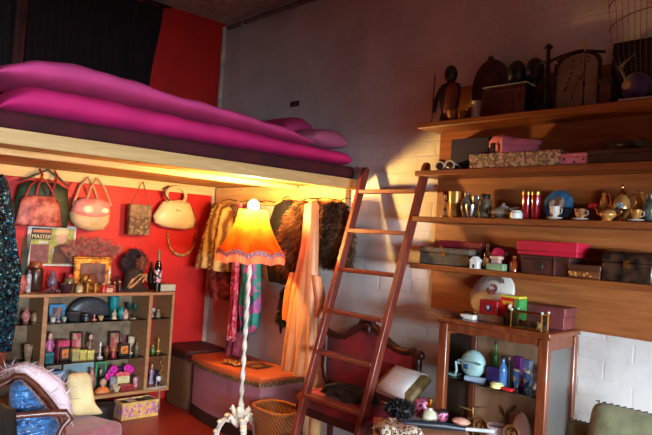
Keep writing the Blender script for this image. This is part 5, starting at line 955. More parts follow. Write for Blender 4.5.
lf = M()
for (x, z, a, L) in ((502, 411, 2.1, 0.06), (513, 409, 0.9, 0.06), (507, 418, 1.5, 0.09)): 
    p = P(x, z, y=-0.08); lf.loft([[(p.x - SCX + L * (u - .5) * cos(a) + wd * sin(a), 0, p.z + L * (u - .5) * sin(a) - wd * cos(a)) for wd in (-0.012 * sin(pi * u + .04), 0.0, 0.012 * sin(pi * u + .04))] + [(p.x - SCX + L * (u - .5) * cos(a), -0.002, p.z + L * (u - .5) * sin(a))] for u in (0.02, 0.3, 0.6, 0.98)])
lf.put('painted_leaf', mat((104, 62, 32), 0.5), sc_, loc=(0, hy - 0.005, 0))
s = SR(546, 566, 380, -0.2, zl); t = thing('porcelain_bird', 'white and pink porcelain bird behind the right glass side of the showcase', 'figurine', (2.875, -0.2, SG + 0.0008), radians(70))
M().tube([(-0.05, 0, 0.02), (-0.02, 0, 0.03), (0.02, 0, 0.05), (0.035, 0, 0.075)], [0.008, 0.02, 0.018, 0.012], 12).ball((0.038, 0, 0.085), 0.013, 10, 8).lathe([(0.02, 0), (0.015, 0.012)], n=12).put('body', mat((214, 204, 200), 0.3), t); M().puff([(-0.045, 0.02), (0.01, 0.03), (0.015, 0.05), (-0.02, 0.045)], 0.008, -0.022).put('wing', mat((206, 90, 110), 0.4), t)

# ------------------------------------------------------------------ on top of the display cabinet
def sT(px0, px1, pyt, x=0.15): return SL(px0, px1, pyt, x, CZ1 + 0.0006)
DUSTY = mat((166, 96, 80), 0.9, 0, 0.25, 30, 0, 0.2)
s = sT(56, 128, 236, 0.05); t = thing('feather_spray', 'wide spray of dusty pink plumes behind the things on the cabinet', 'plumes', (0.05, s.loc[1], CZ1 + 0.0006), pi / 2); m = M(); 
for k in range(34):
    a = radians(-52 + 104 * k / 33); L = s.h * (0.85 + 0.15 * random.random()); x_ = s.w * 0.5 * sin(a) * 1.05; ex, ez = x_, L * (0.70 + 0.3 * cos(a * 1.2)); pts = [Vector((x_ * 0.05, 0, 0.0)), Vector((ex * 0.45, 0.004, ez * 0.5)), Vector((ex * 0.85, 0, ez * 0.9)), Vector((ex * 1.0, -0.03, ez))]
    m.tube(pts, [0.002, 0.0016, 0.0013, 0.001], 5)
    for j in range(60):
        u = 0.12 + 0.88 * random.random(); i_ = min(2, int(u * 3)); p = pts[i_].lerp(pts[i_ + 1], u * 3 - i_); aa = random.uniform(0, 6.3)
        d_ = Vector((cos(aa) * 0.035, abs(sin(aa)) * -0.02, random.uniform(-0.005, 0.03))); w_ = Vector((0, 0, 0.0025)); m.add([p - w_, p + w_, p + d_], [(0, 1, 2)])
m.put('plumes', DUSTY, t, smooth=False)
s = sT(76, 112, 258, 0.11); t = frame_i('gilt_picture', 'ornate gold picture frame standing on the cabinet before the plumes', 'picture frame', s, mat((206, 140, 60), 0.35, 0.6, 0.4, 40, 0.8), mat((96, 70, 66), 0.3, 0, 0.4, 14), 0.17, 0.1, None, 0.022)
m = M()
for k in range(22):
    u = -1 + 2 * k / 21; m.ball((u * s.w / 2, -0.01, s.h), (0.011, 0.008, 0.009), 8, 6)
for k in range(10): m.ball((-s.w / 2, -0.01, s.h * (k + 0.5) / 10), (0.009, 0.008, 0.011), 8, 6); m.ball((s.w / 2, -0.01, s.h * (k + 0.5) / 10), (0.009, 0.008, 0.011), 8, 6)
m.put('carved_edge', mat((190, 126, 50), 0.35, 0.6, 0.4, 40), t)
s = sT(82, 101, 274, 0.2); t = thing('toy_elephant', 'small gold ornamental elephant in front of the gilt frame', 'figurine', s.loc, pi / 2); w, h = s.w / 2, s.h
m = M().ball((0, 0, h * 0.68), (w * 0.7, w * 0.4, h * 0.3)).ball((-w * 0.72, 0, h * 0.74), (w * 0.3, w * 0.3, h * 0.22)); m.tube([(-w * 0.9, 0, h * 0.7), (-w * 1.02, 0, h * 0.4), (-w * 0.95, 0, h * 0.1)], [w * 0.14, w * 0.1, w * 0.06]); m.put('body', mat((170, 110, 44), 0.3, 0.6), t)
for sx in (-0.42, 0.42):
    for sy in (-0.2, 0.2): M().tube([(sx * w, sy * w, h * 0.5), (sx * w, sy * w, 0)], [w * 0.16, w * 0.15]).put('leg', mat((170, 110, 44), 0.3, 0.6), t)
M().ball((-w * 0.6, -w * 0.3, h * 0.76), (w * 0.22, w * 0.06, h * 0.2), 10, 8).put('ear', mat((150, 96, 40), 0.3, 0.6), t); M().box(-w * 0.4, w * 0.4, -w * 0.43, w * 0.43, h * 0.7, h * 0.9).put('saddle_cloth', mat((120, 50, 30), 0.5), t, bev=0.004)
for a, b, pt, x, pr, m1, m2, nm, lbl, cat in [
    (15, 27, 275, 0.2, 'ball', (196, 110, 96), None, 'powder_puff', 'fluffy pink powder puff at the left end of the cabinet top', 'powder puff'),
    (27, 32, 270, 0.15, JAR, (190, 186, 190), (80, 80, 90), 'glass_jar', 'small pale glass jar right of the pink powder puff', 'jar'),
    (29, 44, 262, 0.1, JAR, (60, 34, 26), (150, 76, 34), 'dark_jar', 'large dark jar with a rust lid below the magazine', 'jar'),
    (48, 58, 271, 0.15, VASE, (110, 90, 110), None, 'crystal_vase', 'greyish crystal vase left of the red and green jar', 'vase'),
    (65, 75, 274, 0.16, JAR, (110, 90, 50), (190, 30, 40), 'heart_jar', 'olive jar with a red knob left of the gilt frame', 'jar'),
    (76, 83, 284, 0.21, JAR, (206, 180, 130), (150, 120, 80), 'cream_pot', 'tiny cream pot at the left foot of the gilt frame', 'pot'),
    (101, 107, 283, 0.23, JAR, (190, 40, 36), (206, 150, 60), 'red_pot', 'tiny red pot right of the gold elephant', 'pot'),
    (107, 112.5, 268, 0.17, STICK, (214, 206, 196), None, 'white_figurine', 'slender white figurine at the right edge of the gilt frame', 'figurine'),
    (114, 122, 276, 0.17, VASE, (70, 20, 26), None, 'wine_vase', 'dark wine red vase left of the feathered hat', 'vase'),
    (113, 116.5, 282, 0.235, BOTTLE, (170, 60, 40), (220, 200, 170), 'scent_bottle', 'tiny red scent bottle at the cabinet front before the wine vase', 'bottle'),
    (118, 122, 281, 0.235, BOTTLE, (60, 40, 36), (226, 206, 180), 'scent_bottle', 'tiny dark scent bottle with a cream top before the feathered hat', 'bottle')]:
    s = sT(a, b, pt, x)
    if pr == 'ball': tag(M().ball((0, 0, s.h / 2), (s.w / 2, s.w / 2, s.h / 2)).fur(500, 0.01, 0.002, 0, 0.9).put(nm, mat(m1, 0.8), None, loc=s.loc), lbl, cat)
    else:
        pa = [('body', pr, mat(m1, 0.3, 0, 0.2, 30))]
        if m2: pa.append(('lid' if pr is JAR else 'cap', JARLID if pr is JAR else CAP, mat(m2, 0.35, 0, 0.1)))
        lathe_i(nm, lbl, cat, s, pa)
s = sT(103, 113, 284, 0.225); box_i('matchbox', 'small cream box lying before the white figurine on the cabinet', 'box', Slot(s.loc, s.rz, s.w, s.h * 0.9), 0.03, mat((206, 170, 140), 0.5), (mat((150, 60, 50), 0.5), 0.4))
s = sT(44, 62, 283, 0.2); t = thing('bead_pile', 'little heap of mauve necklaces below the magazine', 'necklaces', s.loc, pi / 2); m = M()
for k in range(60): a = random.uniform(0, 6.28); r = random.random(); m.ball((s.w * 0.5 * r * cos(a), 0.04 * r * sin(a), 0.006 + s.h * 0.5 * (1 - r)), 0.006, 8, 5)
m.put('beads', mat((120, 70, 76), 0.3, 0, 0.5, 60), t)
s = sT(60, 74, 284, 0.215); lathe_i('trinket_dish', 'low dark plum dish in front of the red knobbed jar', 'dish', s, [('dish', BOWL, mat((70, 36, 44), 0.35))])
s = sT(24, 31, 232, 0.06); t = thing('tall_plant', 'dark green stems standing left of the magazine', 'plant', s.loc, pi / 2); m = M()
for k in range(6): m.tube([(0.004 * k - 0.012, 0, 0), (0.006 * k - 0.02, 0.0, s.h * 0.5), (0.01 * k - 0.028, -0.01, s.h * (0.9 + 0.02 * k))], [0.005, 0.0045, 0.002])
m.put('stems', mat((52, 58, 40), 0.6, 0, 0.3, 30), t)
s = sT(121, 149, 268, 0.15); t = thing('feathered_hat', 'dark straw trimmed hat with a black plume on the cabinet beside the bottle', 'hat', s.loc, pi / 2); w, h = s.w / 2, s.h
M().lathe([(w, 0), (w * 1.02, 0.012), (w * 0.72, 0.03), (w * 0.66, h * 0.7), (w * 0.5, h * 0.95), (0.001, h)], n=30, sy=0.8).put('crown', mat((42, 28, 26), 0.8, 0, 0.3, 30, 0.2), t, sharp=60); m = M()
for k in range(9): a = 0.7 * k; m.tube([(w * 0.65 * cos(a + j * 0.35) * 0.95, -w * 0.5 + 0.01 * sin(k) , h * 0.45 + h * 0.3 * sin(a * 1.3 + j * 0.5)) for j in range(8)], 0.0045, 6)
m.put('straw_flower', mat((190, 140, 84), 0.6, 0, 0.3, 60), t)
m = M()
for k in range(16):
    a = radians(150 - 9 * k); m.tube([(-w * 0.3, 0.02, h * 0.7), (-w * 0.4 + w * 0.5 * cos(a), 0.03, h * 1.2), (w * 0.1 + w * 0.85 * cos(a), 0.02, h * 1.15 + h * 0.72 * sin(a))], [0.012, 0.012, 0.003], 6)
m.fur(1600, 0.04, 0.003, 0.1, 0.8).put('plume', mat((44, 22, 30), 0.85, 0, 0.3, 20), t)
M().ball((w * 0.35, -w * 0.25, h * 1.25), (w * 0.28, w * 0.2, h * 0.3), 12, 8).fur(200, 0.02, 0.003).put('brown_puff', mat((120, 66, 44), 0.8), t)
s0 = sT(160.5, 176, 284.5, 0.16); box_i('pale_box', 'pale grey green box under the bottle at the right end of the cabinet', 'box', s0, 0.11, mat((176, 180, 154), 0.5, 0, 0.06), None)
s = sT(156.5, 164, 249.5, 0.2); s = Slot((0.2, SL(157, 165.5, 249.5, 0.2, 0).loc[1] , CZ1 + 0.0006), pi / 2, s.w * 1.05, s.h)
s = SL(156, 163, 249.5, 0.235, CZ1 + 0.0006); lathe_i('wine_bottle', 'black bottle with a pink flower label at the right end of the cabinet top', 'bottle', s, [('glass', BOTTLE, mat((16, 18, 14), 0.12, 0, 0.1, 20, 0, 0, 0.5)), ('cap', [(0.42, 0.7), (0.42, 0.99), (0.05, 1)], mat((120, 90, 50), 0.4)), ('paper_label', [(1.0, 0.22), (1.03, 0.22), (1.03, 0.52), (1.0, 0.52)], cells([(226, 150, 170), (30, 24, 26), (220, 190, 190), (50, 40, 40)], 70, 0.5))])
s = sT(149, 155, 262, 0.1); lathe_i('black_vase', 'slim black vase between the feathered hat and the bottle', 'vase', s, [('body', VASE, mat((24, 22, 26), 0.3))])

# ------------------------------------------------------------------ inside the display cabinet
def sK(r, px0, px1, pyt, x=0.13): return SL(px0, px1, pyt, x, LS[r] + 0.0006)
GRPD = 'dolls and figurines in the display cabinet'
SK = mat((216, 164, 136), 0.5)
s = sK(2, 50, 66, 304.5, 0.09); frame_i('blue_picture', 'bright blue picture frame on the top shelf of the display cabinet', 'picture frame', s, mat((60, 140, 190), 0.4), cells([(150, 110, 90), (90, 60, 60), (180, 150, 130)], 30, 0.4), 0.2, 0.1)
s = sK(2, 69, 112, 296.5, 0.09); t = thing('evening_bag', 'domed charcoal evening bag with sequins on the top cabinet shelf', 'handbag', s.loc, pi / 2); w, h = s.w / 2, s.h
M().puff([(w * cos(a), h * 0.05 + h * 0.92 * sin(a) ** 0.8) for a in [pi * j / 24 for j in range(25)]], 0.06).put('body', dots((62, 62, 66), (140, 150, 156), 60, 0.16, 0.4), t, sharp=60); M().tube([(w * 0.4 * cos(a), -0.005, h * 0.8 + h * 0.13 * sin(a)) for a in [pi * j / 10 for j in range(11)]], 0.004).put('handle', SILVER, t)
for row, a, b, pt, x, kind, c1, c2, nm, lbl, cat in [
    (2, 70, 80, 312, 0.19, 'box', (30, 28, 32), (50, 46, 48), 'black_box', 'small black box in front of the charcoal evening bag', 'box'),
    (2, 80, 92, 313.5, 0.21, 'jar', (34, 30, 34), (60, 56, 60), 'black_jar', 'squat black jar right of the small black box', 'jar'),
    (2, 92, 97, 314.5, 0.2, 'stick', (220, 160, 150), None, 'pink_figurine', 'tiny pink china figurine on the top cabinet shelf', 'figurine'),
    (2, 98, 104, 316, 0.2, 'bowl', (214, 180, 120), None, 'cream_bowl', 'tiny cream bowl right of the pink china figurine', 'bowl'),
    (2, 110, 119, 296.5, 0.08, 'tumbler', (20, 140, 140), None, 'teal_vase', 'tall teal vase at the back of the top cabinet shelf', 'vase'),
    (2, 118, 126, 307, 0.17, 'vase', (40, 150, 146), None, 'teal_jug', 'small teal jug in front of the tall teal vase', 'jug'),
    (2, 112, 117.5, 309, 0.21, 'doll', (216, 190, 160), (60, 30, 24), 'doll', 'small doll in a cream dress before the tall teal vase', 'doll'),
    (2, 105, 121, 318.5, 0.21, 'bowl', (64, 70, 90), None, 'slate_dish', 'wide slate blue dish at the front of the top cabinet shelf', 'dish'),
    (2, 123, 128.5, 309.5, 0.2, 'bottle', (206, 170, 150), (220, 120, 50), 'lotion_bottle', 'pale bottle with an orange cap right of the teal jug', 'bottle'),
    (2, 127, 132.5, 303, 0.11, 'goblet', (40, 64, 56), None, 'dark_goblet', 'dark green goblet, left of two on the top cabinet shelf', 'goblet'),
    (2, 133, 138, 304, 0.11, 'goblet', (46, 70, 62), None, 'dark_goblet', 'dark green goblet, right of two on the top cabinet shelf', 'goblet'),
    (2, 130, 136, 318, 0.22, 'jar', (226, 196, 170), (214, 206, 190), 'white_pot', 'tiny white pot at the front before the dark goblets', 'pot'),
    (1, 45.5, 56, 331.5, 0.13, 'doll', (200, 110, 160), (70, 40, 60), 'doll', 'pink doll on a teal base at the left of the middle cabinet shelf', 'doll'),
    (1, 59, 70, 340.5, 0.11, 'box', (206, 80, 110), (190, 60, 90), 'pink_box', 'raspberry pink box behind the amber framed picture', 'box'),
    (1, 73, 80, 349, 0.2, 'box', (150, 150, 90), (190, 170, 90), 'floral_tin', 'olive floral tin, left of three on the middle cabinet shelf', 'tin'),
    (1, 80.5, 87, 350, 0.2, 'box', (180, 170, 80), (206, 196, 100), 'floral_tin', 'yellow floral tin, middle one of three on the middle cabinet shelf', 'tin'),
    (1, 88, 94.5, 350.5, 0.2, 'box', (190, 184, 90), (214, 206, 120), 'floral_tin', 'lemon floral tin, right of three on the middle cabinet shelf', 'tin'),
    (1, 86, 96, 333, 0.12, 'doll', (120, 90, 70), (50, 24, 26), 'doll', 'doll with long dark hair on the middle cabinet shelf', 'doll'),
    (1, 98, 103.5, 342, 0.18, 'stick', (226, 214, 204), None, 'china_lady', 'white china lady figurine on the middle cabinet shelf', 'figurine'),
    (1, 104, 110, 345, 0.14, 'vase', (110, 70, 50), None, 'brown_vase', 'small brown vase right of the white china lady', 'vase'),
    (1, 128.5, 134.5, 336.5, 0.12, 'goblet', (206, 190, 160), None, 'cream_goblet', 'cream goblet at the right end of the middle cabinet shelf', 'goblet'),
    (1, 135, 139.5, 341, 0.14, 'bottle', (110, 100, 80), (60, 50, 44), 'grey_bottle', 'greyish bottle right of the cream goblet', 'bottle'),
    (0, 48.5, 63, 371.5, 0.19, 'box', (70, 130, 180), (120, 160, 190), 'blue_box', 'blue box at the left of the bottom cabinet shelf', 'box'),
    (0, 69, 81, 371.5, 0.2, 'doll', (196, 30, 40), (150, 80, 60), 'doll', 'doll in a red dress before the grey blue panel', 'doll'),
    (0, 88, 96.5, 368, 0.15, 'vase', (150, 110, 96), None, 'clay_vase', 'tall brownish clay vase right of the grey blue panel', 'vase'),
    (0, 110, 116.5, 377.5, 0.17, 'tumbler', (150, 150, 156), None, 'grey_cup', 'small grey cup left of the cream flower tin', 'cup'),
    (0, 112.5, 120.5, 385.5, 0.22, 'bowl', (206, 190, 150), None, 'shell_dish', 'pale shell dish at the front of the bottom cabinet shelf', 'dish'),
    (0, 133.5, 138, 375, 0.16, 'jar', (206, 150, 170), (60, 40, 50), 'pink_pot', 'round pink pot at the right end of the bottom cabinet shelf', 'pot'),
    (0, 121.5, 134.5, 384.5, 0.215, 'box', (130, 40, 44), (150, 56, 56), 'maroon_box', 'flat maroon box in front of the cream flower tin', 'box'),
    (2, 151, 155.5, 308, 0.16, 'goblet', (176, 170, 160), None, 'sherry_glass', 'small clear sherry glass at the left of the narrow compartment', 'glass'),
    (2, 156, 161, 309, 0.18, 'doll', (130, 130, 100), (90, 60, 40), 'figurine', 'tiny green robed figurine on the top shelf of the narrow compartment', 'figurine'),
    (2, 162, 167, 311, 0.15, 'vase', (150, 60, 50), None, 'red_vase', 'tiny reddish vase on the top shelf of the narrow compartment', 'vase'),
    (1, 151, 155, 345, 0.15, 'bottle', (90, 120, 60), (206, 190, 120), 'green_flask', 'tiny green flask on the middle shelf of the narrow compartment', 'bottle'),
    (1, 156.5, 161, 338, 0.14, 'stick', (190, 150, 60), None, 'gold_candlestick', 'gold candlestick on the middle shelf of the narrow compartment', 'candlestick'),
    (1, 163, 168.5, 346, 0.17, 'jar', (190, 130, 90), (206, 170, 110), 'orange_jar', 'orange jar on the middle shelf of the narrow compartment', 'jar'),
    (0, 149.5, 155, 363, 0.14, 'doll', (150, 130, 160), (60, 50, 60), 'figurine', 'mauve robed figurine on the bottom shelf of the narrow compartment', 'figurine'),
    (0, 154, 161.5, 370, 0.16, 'vase', (34, 36, 60), (200, 210, 220), 'navy_vase', 'navy vase with a pale medallion in the narrow compartment', 'vase'),
    (2, 100, 105, 305, 0.045, 'bottle', (90, 70, 60), (190, 160, 90), 'gilt_bottle', 'brown bottle with a gold cap behind the cream bowl', 'bottle'),
    (2, 51, 55.5, 316, 0.2, 'jar', (206, 200, 190), (120, 120, 130), 'silver_pot', 'small whitish pot in front of the bright blue frame', 'pot'),
    (2, 57, 61, 314, 0.21, 'stick', (190, 150, 110), None, 'brass_figurine', 'tiny brass figurine in front of the bright blue frame', 'figurine'),
    (2, 62, 67, 317, 0.2, 'bowl', (170, 190, 170), None, 'green_bowl', 'tiny pale green bowl right of the brass figurine', 'bowl'),
    (1, 46, 54, 353, 0.21, 'box', (24, 110, 124), (40, 130, 140), 'teal_tin', 'teal tin in front of the pink doll on the middle shelf', 'tin'),
    (1, 111, 116, 349, 0.2, 'jar', (150, 40, 40), (190, 150, 70), 'ruby_pot', 'small ruby pot in front of the reddish picture', 'pot'),
    (1, 123, 127, 334, 0.09, 'stick', (150, 60, 110), None, 'plum_figurine', 'slim plum figurine behind the orange picture', 'figurine'),
    (0, 82, 87, 377, 0.2, 'vase', (70, 70, 84), None, 'steel_vase', 'small steel grey vase right of the doll in red', 'vase'),
    (0, 98, 104, 368, 0.12, 'doll', (50, 50, 46), (24, 20, 20), 'doll', 'dark clothed doll in front of the green framed picture', 'doll'),
    (2, 168, 172, 307, 0.12, 'bottle', (190, 190, 186), (206, 200, 190), 'crystal_bottle', 'pale crystal bottle at the right end of the narrow compartment', 'bottle'),
    (0, 155.5, 158, 376, 0.21, 'stick', (206, 180, 150), None, 'ivory_figurine', 'tiny ivory figurine before the navy vase', 'figurine'),
    (2, 22, 31, 309, 0.15, 'vase', (196, 120, 110), None, 'rose_vase', 'rose coloured vase on the top shelf at the far left compartment', 'vase'),
    (2, 31.5, 38, 312, 0.15, 'jar', (150, 110, 70), (110, 70, 40), 'honey_jar', 'brown jar right of the rose vase in the far left compartment', 'jar'),
    (1, 24, 33, 345, 0.14, 'bowl', (170, 140, 110), None, 'beige_bowl', 'beige bowl on the middle shelf of the far left compartment', 'bowl'),
    (1, 33, 38, 338, 0.14, 'bottle', (46, 70, 50), (60, 40, 30), 'forest_bottle', 'dark green bottle on the middle shelf of the far left compartment', 'bottle')]:
    s = sK(row, a, b, pt, x); m1 = mat(c1, 0.35, 0, 0.2, 40); m2 = mat(c2, 0.4, 0, 0.2, 40) if c2 else m1
    if kind == 'box': box_i(nm, lbl, cat, s, min(0.06, s.w * 0.8), m1 if 'floral' not in nm else dots(c1, (170, 70, 80), 70, 0.3), (m2, 0.25), bev=0.0015, over=0.001)
    elif kind == 'doll': t = doll_i(nm, lbl, cat, s, SK, m1, m2, GRPD)
    else:
        pr = dict(jar=JAR, stick=STICK, bowl=BOWL, tumbler=TUMBLER, vase=VASE, goblet=GOBLET, bottle=BOTTLE)[kind]; pa = [('body', pr, m1)]
        if kind == 'jar': pa.append(('lid', JARLID, m2))
        if kind == 'bottle': pa.append(('cap', CAP, m2))
        t = lathe_i(nm, lbl, cat, s, pa)
        if nm == 'navy_vase': M().ball((0, -s.w * 0.46, s.h * 0.42), (s.w * 0.3, s.w * 0.08, s.h * 0.2), 16, 8).put('medallion', m2, t)
for row, a, b, pt, x, fm, pm, bw, nm, lbl in [
    (1, 60.5, 71, 347, 0.17, BLACK, mat((206, 110, 50), 0.4, 0, 0.4, 40), 0.2, 'amber_picture', 'small black frame with an amber picture before the raspberry box'),
    (1, 72, 83.5, 332, 0.08, BLACK, cells([(206, 130, 120), (190, 60, 70), (180, 140, 110)], 30), 0.13, 'rose_picture', 'upright black frame with a pink picture on the middle cabinet shelf'),
    (1, 110, 121, 331.5, 0.08, BLACK, cells([(190, 120, 100), (170, 70, 60), (150, 120, 90)], 30), 0.14, 'red_picture', 'upright black frame with a reddish picture right of the white china lady'),
    (1, 119.5, 130.5, 344, 0.18, BLACK, mat((196, 110, 40), 0.4, 0, 0.5, 40), 0.17, 'orange_picture', 'small dark frame with an orange picture before the cream goblet'),
    (0, 64.5, 95, 363, 0.07, mat((150, 160, 160), 0.4), mat((130, 152, 160), 0.4, 0, 0.15, 8), 0.06, 'wide_picture', 'wide grey blue picture panel on the bottom cabinet shelf'),
    (0, 96.5, 107.5, 362, 0.08, mat((70, 150, 100), 0.4), mat((60, 80, 60), 0.5, 0, 0.4, 14), 0.14, 'green_picture', 'green framed picture on the bottom cabinet shelf'),
    (0, 48, 62, 365, 0.09, mat((130, 130, 120), 0.5), mat((150, 130, 100), 0.5, 0, 0.3, 30), 0.12, 'photo_card', 'grey photo card behind the blue box'),
    (0, 111, 131, 367, 0.1, BLACK, mat((40, 22, 40), 0.5, 0, 0.3, 20), 0.06, 'black_picture', 'dark panel behind the magenta flowers on the bottom cabinet shelf')]:
    s = sK(row, a, b, pt, x); frame_i(nm, lbl, 'picture', s, fm, pm, bw, 0.08, None, 0.01)
s = sK(0, 95.5, 111, 377, 0.2); t = thing('doll_bust', 'doll head with dark hair and orange shoulders at the cabinet front', 'doll', s.loc, pi / 2, GRPD); w, h = s.w / 2, s.h
M().lathe([(w * 0.98, 0), (w * 0.95, h * 0.12), (w * 0.6, h * 0.3), (w * 0.22, h * 0.4)], n=20, sy=0.6).put('shoulders', mat((206, 120, 60), 0.5), t); M().lathe([(w * 0.2, h * 0.36), (w * 0.2, h * 0.5)], n=12).ball((0, -0.004, h * 0.68), (w * 0.42, w * 0.4, h * 0.25)).ball((0, -w * 0.42, h * 0.66), (w * 0.06, w * 0.06, h * 0.04), 8, 6).put('head', SK, t); M().ball((0, w * 0.15, h * 0.74), (w * 0.55, w * 0.45, h * 0.26)).put('hair', mat((40, 24, 22), 0.6), t)
s = sK(0, 118, 130, 376, 0.17); t = box_i('cream_tin', 'cream tin topped with pink roses on the bottom cabinet shelf', 'tin', s, 0.05, mat((216, 206, 150), 0.5), None); m = M()
for k in range(5): m.ball((s.w * (-0.42 + 0.21 * k), -0.005, s.h + 0.008 + 0.008 * (k % 2)), (0.017, 0.017, 0.014), 10, 8)
m.put('roses', mat((226, 90, 110), 0.5, 0, 0.3, 60), t)
s = sK(0, 111.5, 135, 361.5, 0.1); t = thing('silk_flowers', 'spray of magenta silk flowers behind the cream tin', 'flowers', (0.13, s.loc[1] - 0.035, s.loc[2]), pi / 2)
for cx_, cz in ((-0.062, 0.105), (-0.045, 0.125), (0.05, 0.125), (0.07, 0.11), (-0.075, 0.085)):
    m = M()
    for k in range(7): a = 2 * pi * k / 7; m.ball((cx_ + 0.016 * cos(a), -0.01, cz + 0.016 * sin(a)), (0.014, 0.007, 0.014), 8, 6)
    m.put('blossom', mat((206, 20, 150), 0.5, 0, 0.2, 50), t)
M().tube([(-0.06, 0, 0.105), (0, 0.0, 0.004), (0.06, 0, 0.12)], 0.003).put('stem', mat((50, 60, 40), 0.6), t)
s = sK(0, 162, 167, 362, 0.2); t = thing('gold_chain', 'gold bead chain hanging from the middle glass shelf in the narrow compartment', 'chain', (0.2, s.loc[1] - 0.02, LS[1] - 0.0075), pi / 2); m = M()
for k in range(16): m.ball((0.012 * sin(k), 0, -0.006 - 0.011 * k), 0.0055, 8, 6)
m.put('beads', GOLD, t)

# ------------------------------------------------------------------ under the cabinet
s = SL(118.5, 155.5, 396, 0.33, 0.0); t = thing('floral_chest', 'small gilt and lilac floral chest with open trays on the floor under the cabinet', 'chest', (0.30, -0.685, 0), pi / 2); w, d, h = 0.125, 0.062, 0.108
GF = cells([(206, 160, 90), (190, 120, 160), (220, 180, 110), (170, 100, 150), (214, 170, 100)], 58, 0.5)
M().box(-w, w, -d, -d + 0.008, 0.0, h).box(-w, w, d - 0.008, d, 0, h).box(-w, -w + 0.008, -d + 0.008, d - 0.008, 0, h).box(w - 0.008, w, -d + 0.008, d - 0.008, 0, h).box(-w + 0.008, w - 0.008, -d + 0.008, d - 0.008, 0, 0.008).put('body', GF, t)
M().box(-w - 0.002, w + 0.002, -d - 0.002, -d, h - 0.014, h).box(-w - 0.002, w + 0.002, -d - 0.002, -d, 0, 0.014).put('gilt_edge', mat((214, 176, 96), 0.4), t)
for k, (x, c_) in enumerate(((-0.085, (40, 50, 40)), (-0.03, (216, 214, 200)), (0.03, (36, 40, 38)), (0.085, (90, 110, 90)))): M().box(x - 0.024, x + 0.024, -0.045, 0.045, 0.0085, h - 0.008 + 0.004 * (k % 2)).put('tray', mat(c_, 0.5), t, bev=0.004)
hb = thing('drum_box', 'round black hat box on the floor left of the small floral chest', 'hat box', (0.28, -0.93, 0)); M().lathe([(0.092, 0), (0.095, 0.004), (0.095, 0.085)], n=36).put('body', BLACK, hb); M().lathe([(0.099, 0.0855), (0.099, 0.105), (0.09, 0.112), (0.001, 0.114)], n=36).put('lid', BLACK, hb)

# ------------------------------------------------------------------ left foreground: stool, cushion, armchair, boa, sequin dress
st = thing('stool', 'low mauve upholstered stool under the cream cushion at the bottom edge', 'stool', (1.30, -1.50, 0), radians(20)); MV = mat((150, 92, 100), 0.75, 0, 0.1, 20, 0.05, 0.3)
M().box(-0.17, 0.17, -0.15, 0.15, 0.2, 0.335).put('seat', MV, st, bev=0.03)
for sx in (-1, 1):
    for sy in (-1, 1): M().tube([(sx * 0.13, sy * 0.11, 0.2), (sx * 0.14, sy * 0.12, 0)], [0.018, 0.012]).put('leg', CHW, st)
def px_outline(pts, x, y0, z0): o = [P(a, b, x=x) for a, b in pts]; return [(p.y - y0, p.z - z0) for p in o]
def rounded(pts, n=5):
    o = []; k = len(pts)
    for i in range(k):
        a, b, c = pts[i - 1], pts[i], pts[(i + 1) % k]; s_, e_ = (b[0] + (a[0] - b[0]) * .25, b[1] + (a[1] - b[1]) * .25), (b[0] + (c[0] - b[0]) * .25, b[1] + (c[1] - b[1]) * .25)
        for j in range(n): u = j / (n - 1); o.append(((1 - u) ** 2 * s_[0] + 2 * u * (1 - u) * b[0] + u * u * e_[0], (1 - u) ** 2 * s_[1] + 2 * u * (1 - u) * b[1] + u * u * e_[1]))
    return o
cq = P(84, 405, x=1.25); CO = rounded(px_outline([(70, 426), (103, 424), (94, 414), (91, 398), (88.5, 382), (67, 384), (65, 405)], 1.25, cq.y, cq.z))
lowz = min(z for _, z in CO)
tag(M().puff(CO, 0.08).put('cushion', mat((226, 202, 146), 0.6, 0, 0.1, 10, 0.15), None, loc=(1.25, cq.y, 0.3365 - lowz), rz=pi / 2, sharp=80), 'cream satin cushion propped upright on the mauve stool beside the white boa', 'cushion')
AX = 1.84
ac = thing('armchair', 'antique wooden armchair with a curved sloping back at the lower left corner', 'armchair', (1.95, -2.0, 0)); o_ = Vector((1.95, -2.0, 0)); ACW = wood((72, 32, 22), (112, 58, 40), (6, 6, 6), 0.35, 3.0, 0.2)
rel = lambda p: tuple(Vector(p) - o_)
rp = [P(a, b, x=AX) for a, b in ((9, 381), (15, 376.5), (24, 376.5), (36, 386), (49, 401), (61, 417))]; last = rp[-1]
M().tube([rel((rp[0].x - 0.02, rp[0].y - 0.05, rp[0].z - 0.03))] + [rel(p) for p in rp] + [rel((last.x + 0.005, last.y + 0.008, 0.5)), rel((last.x, last.y, 0.2)), rel((last.x, last.y, 0.0))], [0.009] + [0.012] * 6 + [0.012, 0.013, 0.012], 10).put('back_frame', ACW, ac)
b1, b2, b3 = P(16, 416, x=2.03), P(50, 413, x=2.06), P(65, 413, x=2.07)
M().tube([rel(b1 + Vector((-0.0, -0.02, 0.0))), rel(b1), rel(b2), rel(b3), rel(b3 + Vector((0, 0.018, -0.022))), rel(b3 + Vector((0, -0.005, -0.045))), rel((b3.x, b3.y - 0.03, b3.z - 0.1)), rel((b3.x, b3.y - 0.05, 0.401))], [0.009, 0.010, 0.011, 0.014, 0.013, 0.010, 0.009, 0.011], 10).put('arm', ACW, ac)
M().box(-0.16, 0.2, -0.32, 0.1, 0.30, 0.40).put('seat', mat((50, 62, 100), 0.7), ac, bev=0.02)
for x, y in ((0.17, 0.07), (0.17, -0.29), (-0.08, -0.29)): M().tube([(x, y, 0.30), (x, y, 0)], [0.02, 0.013]).put('leg', ACW, ac)
c0 = P(34, 408, x=1.93)
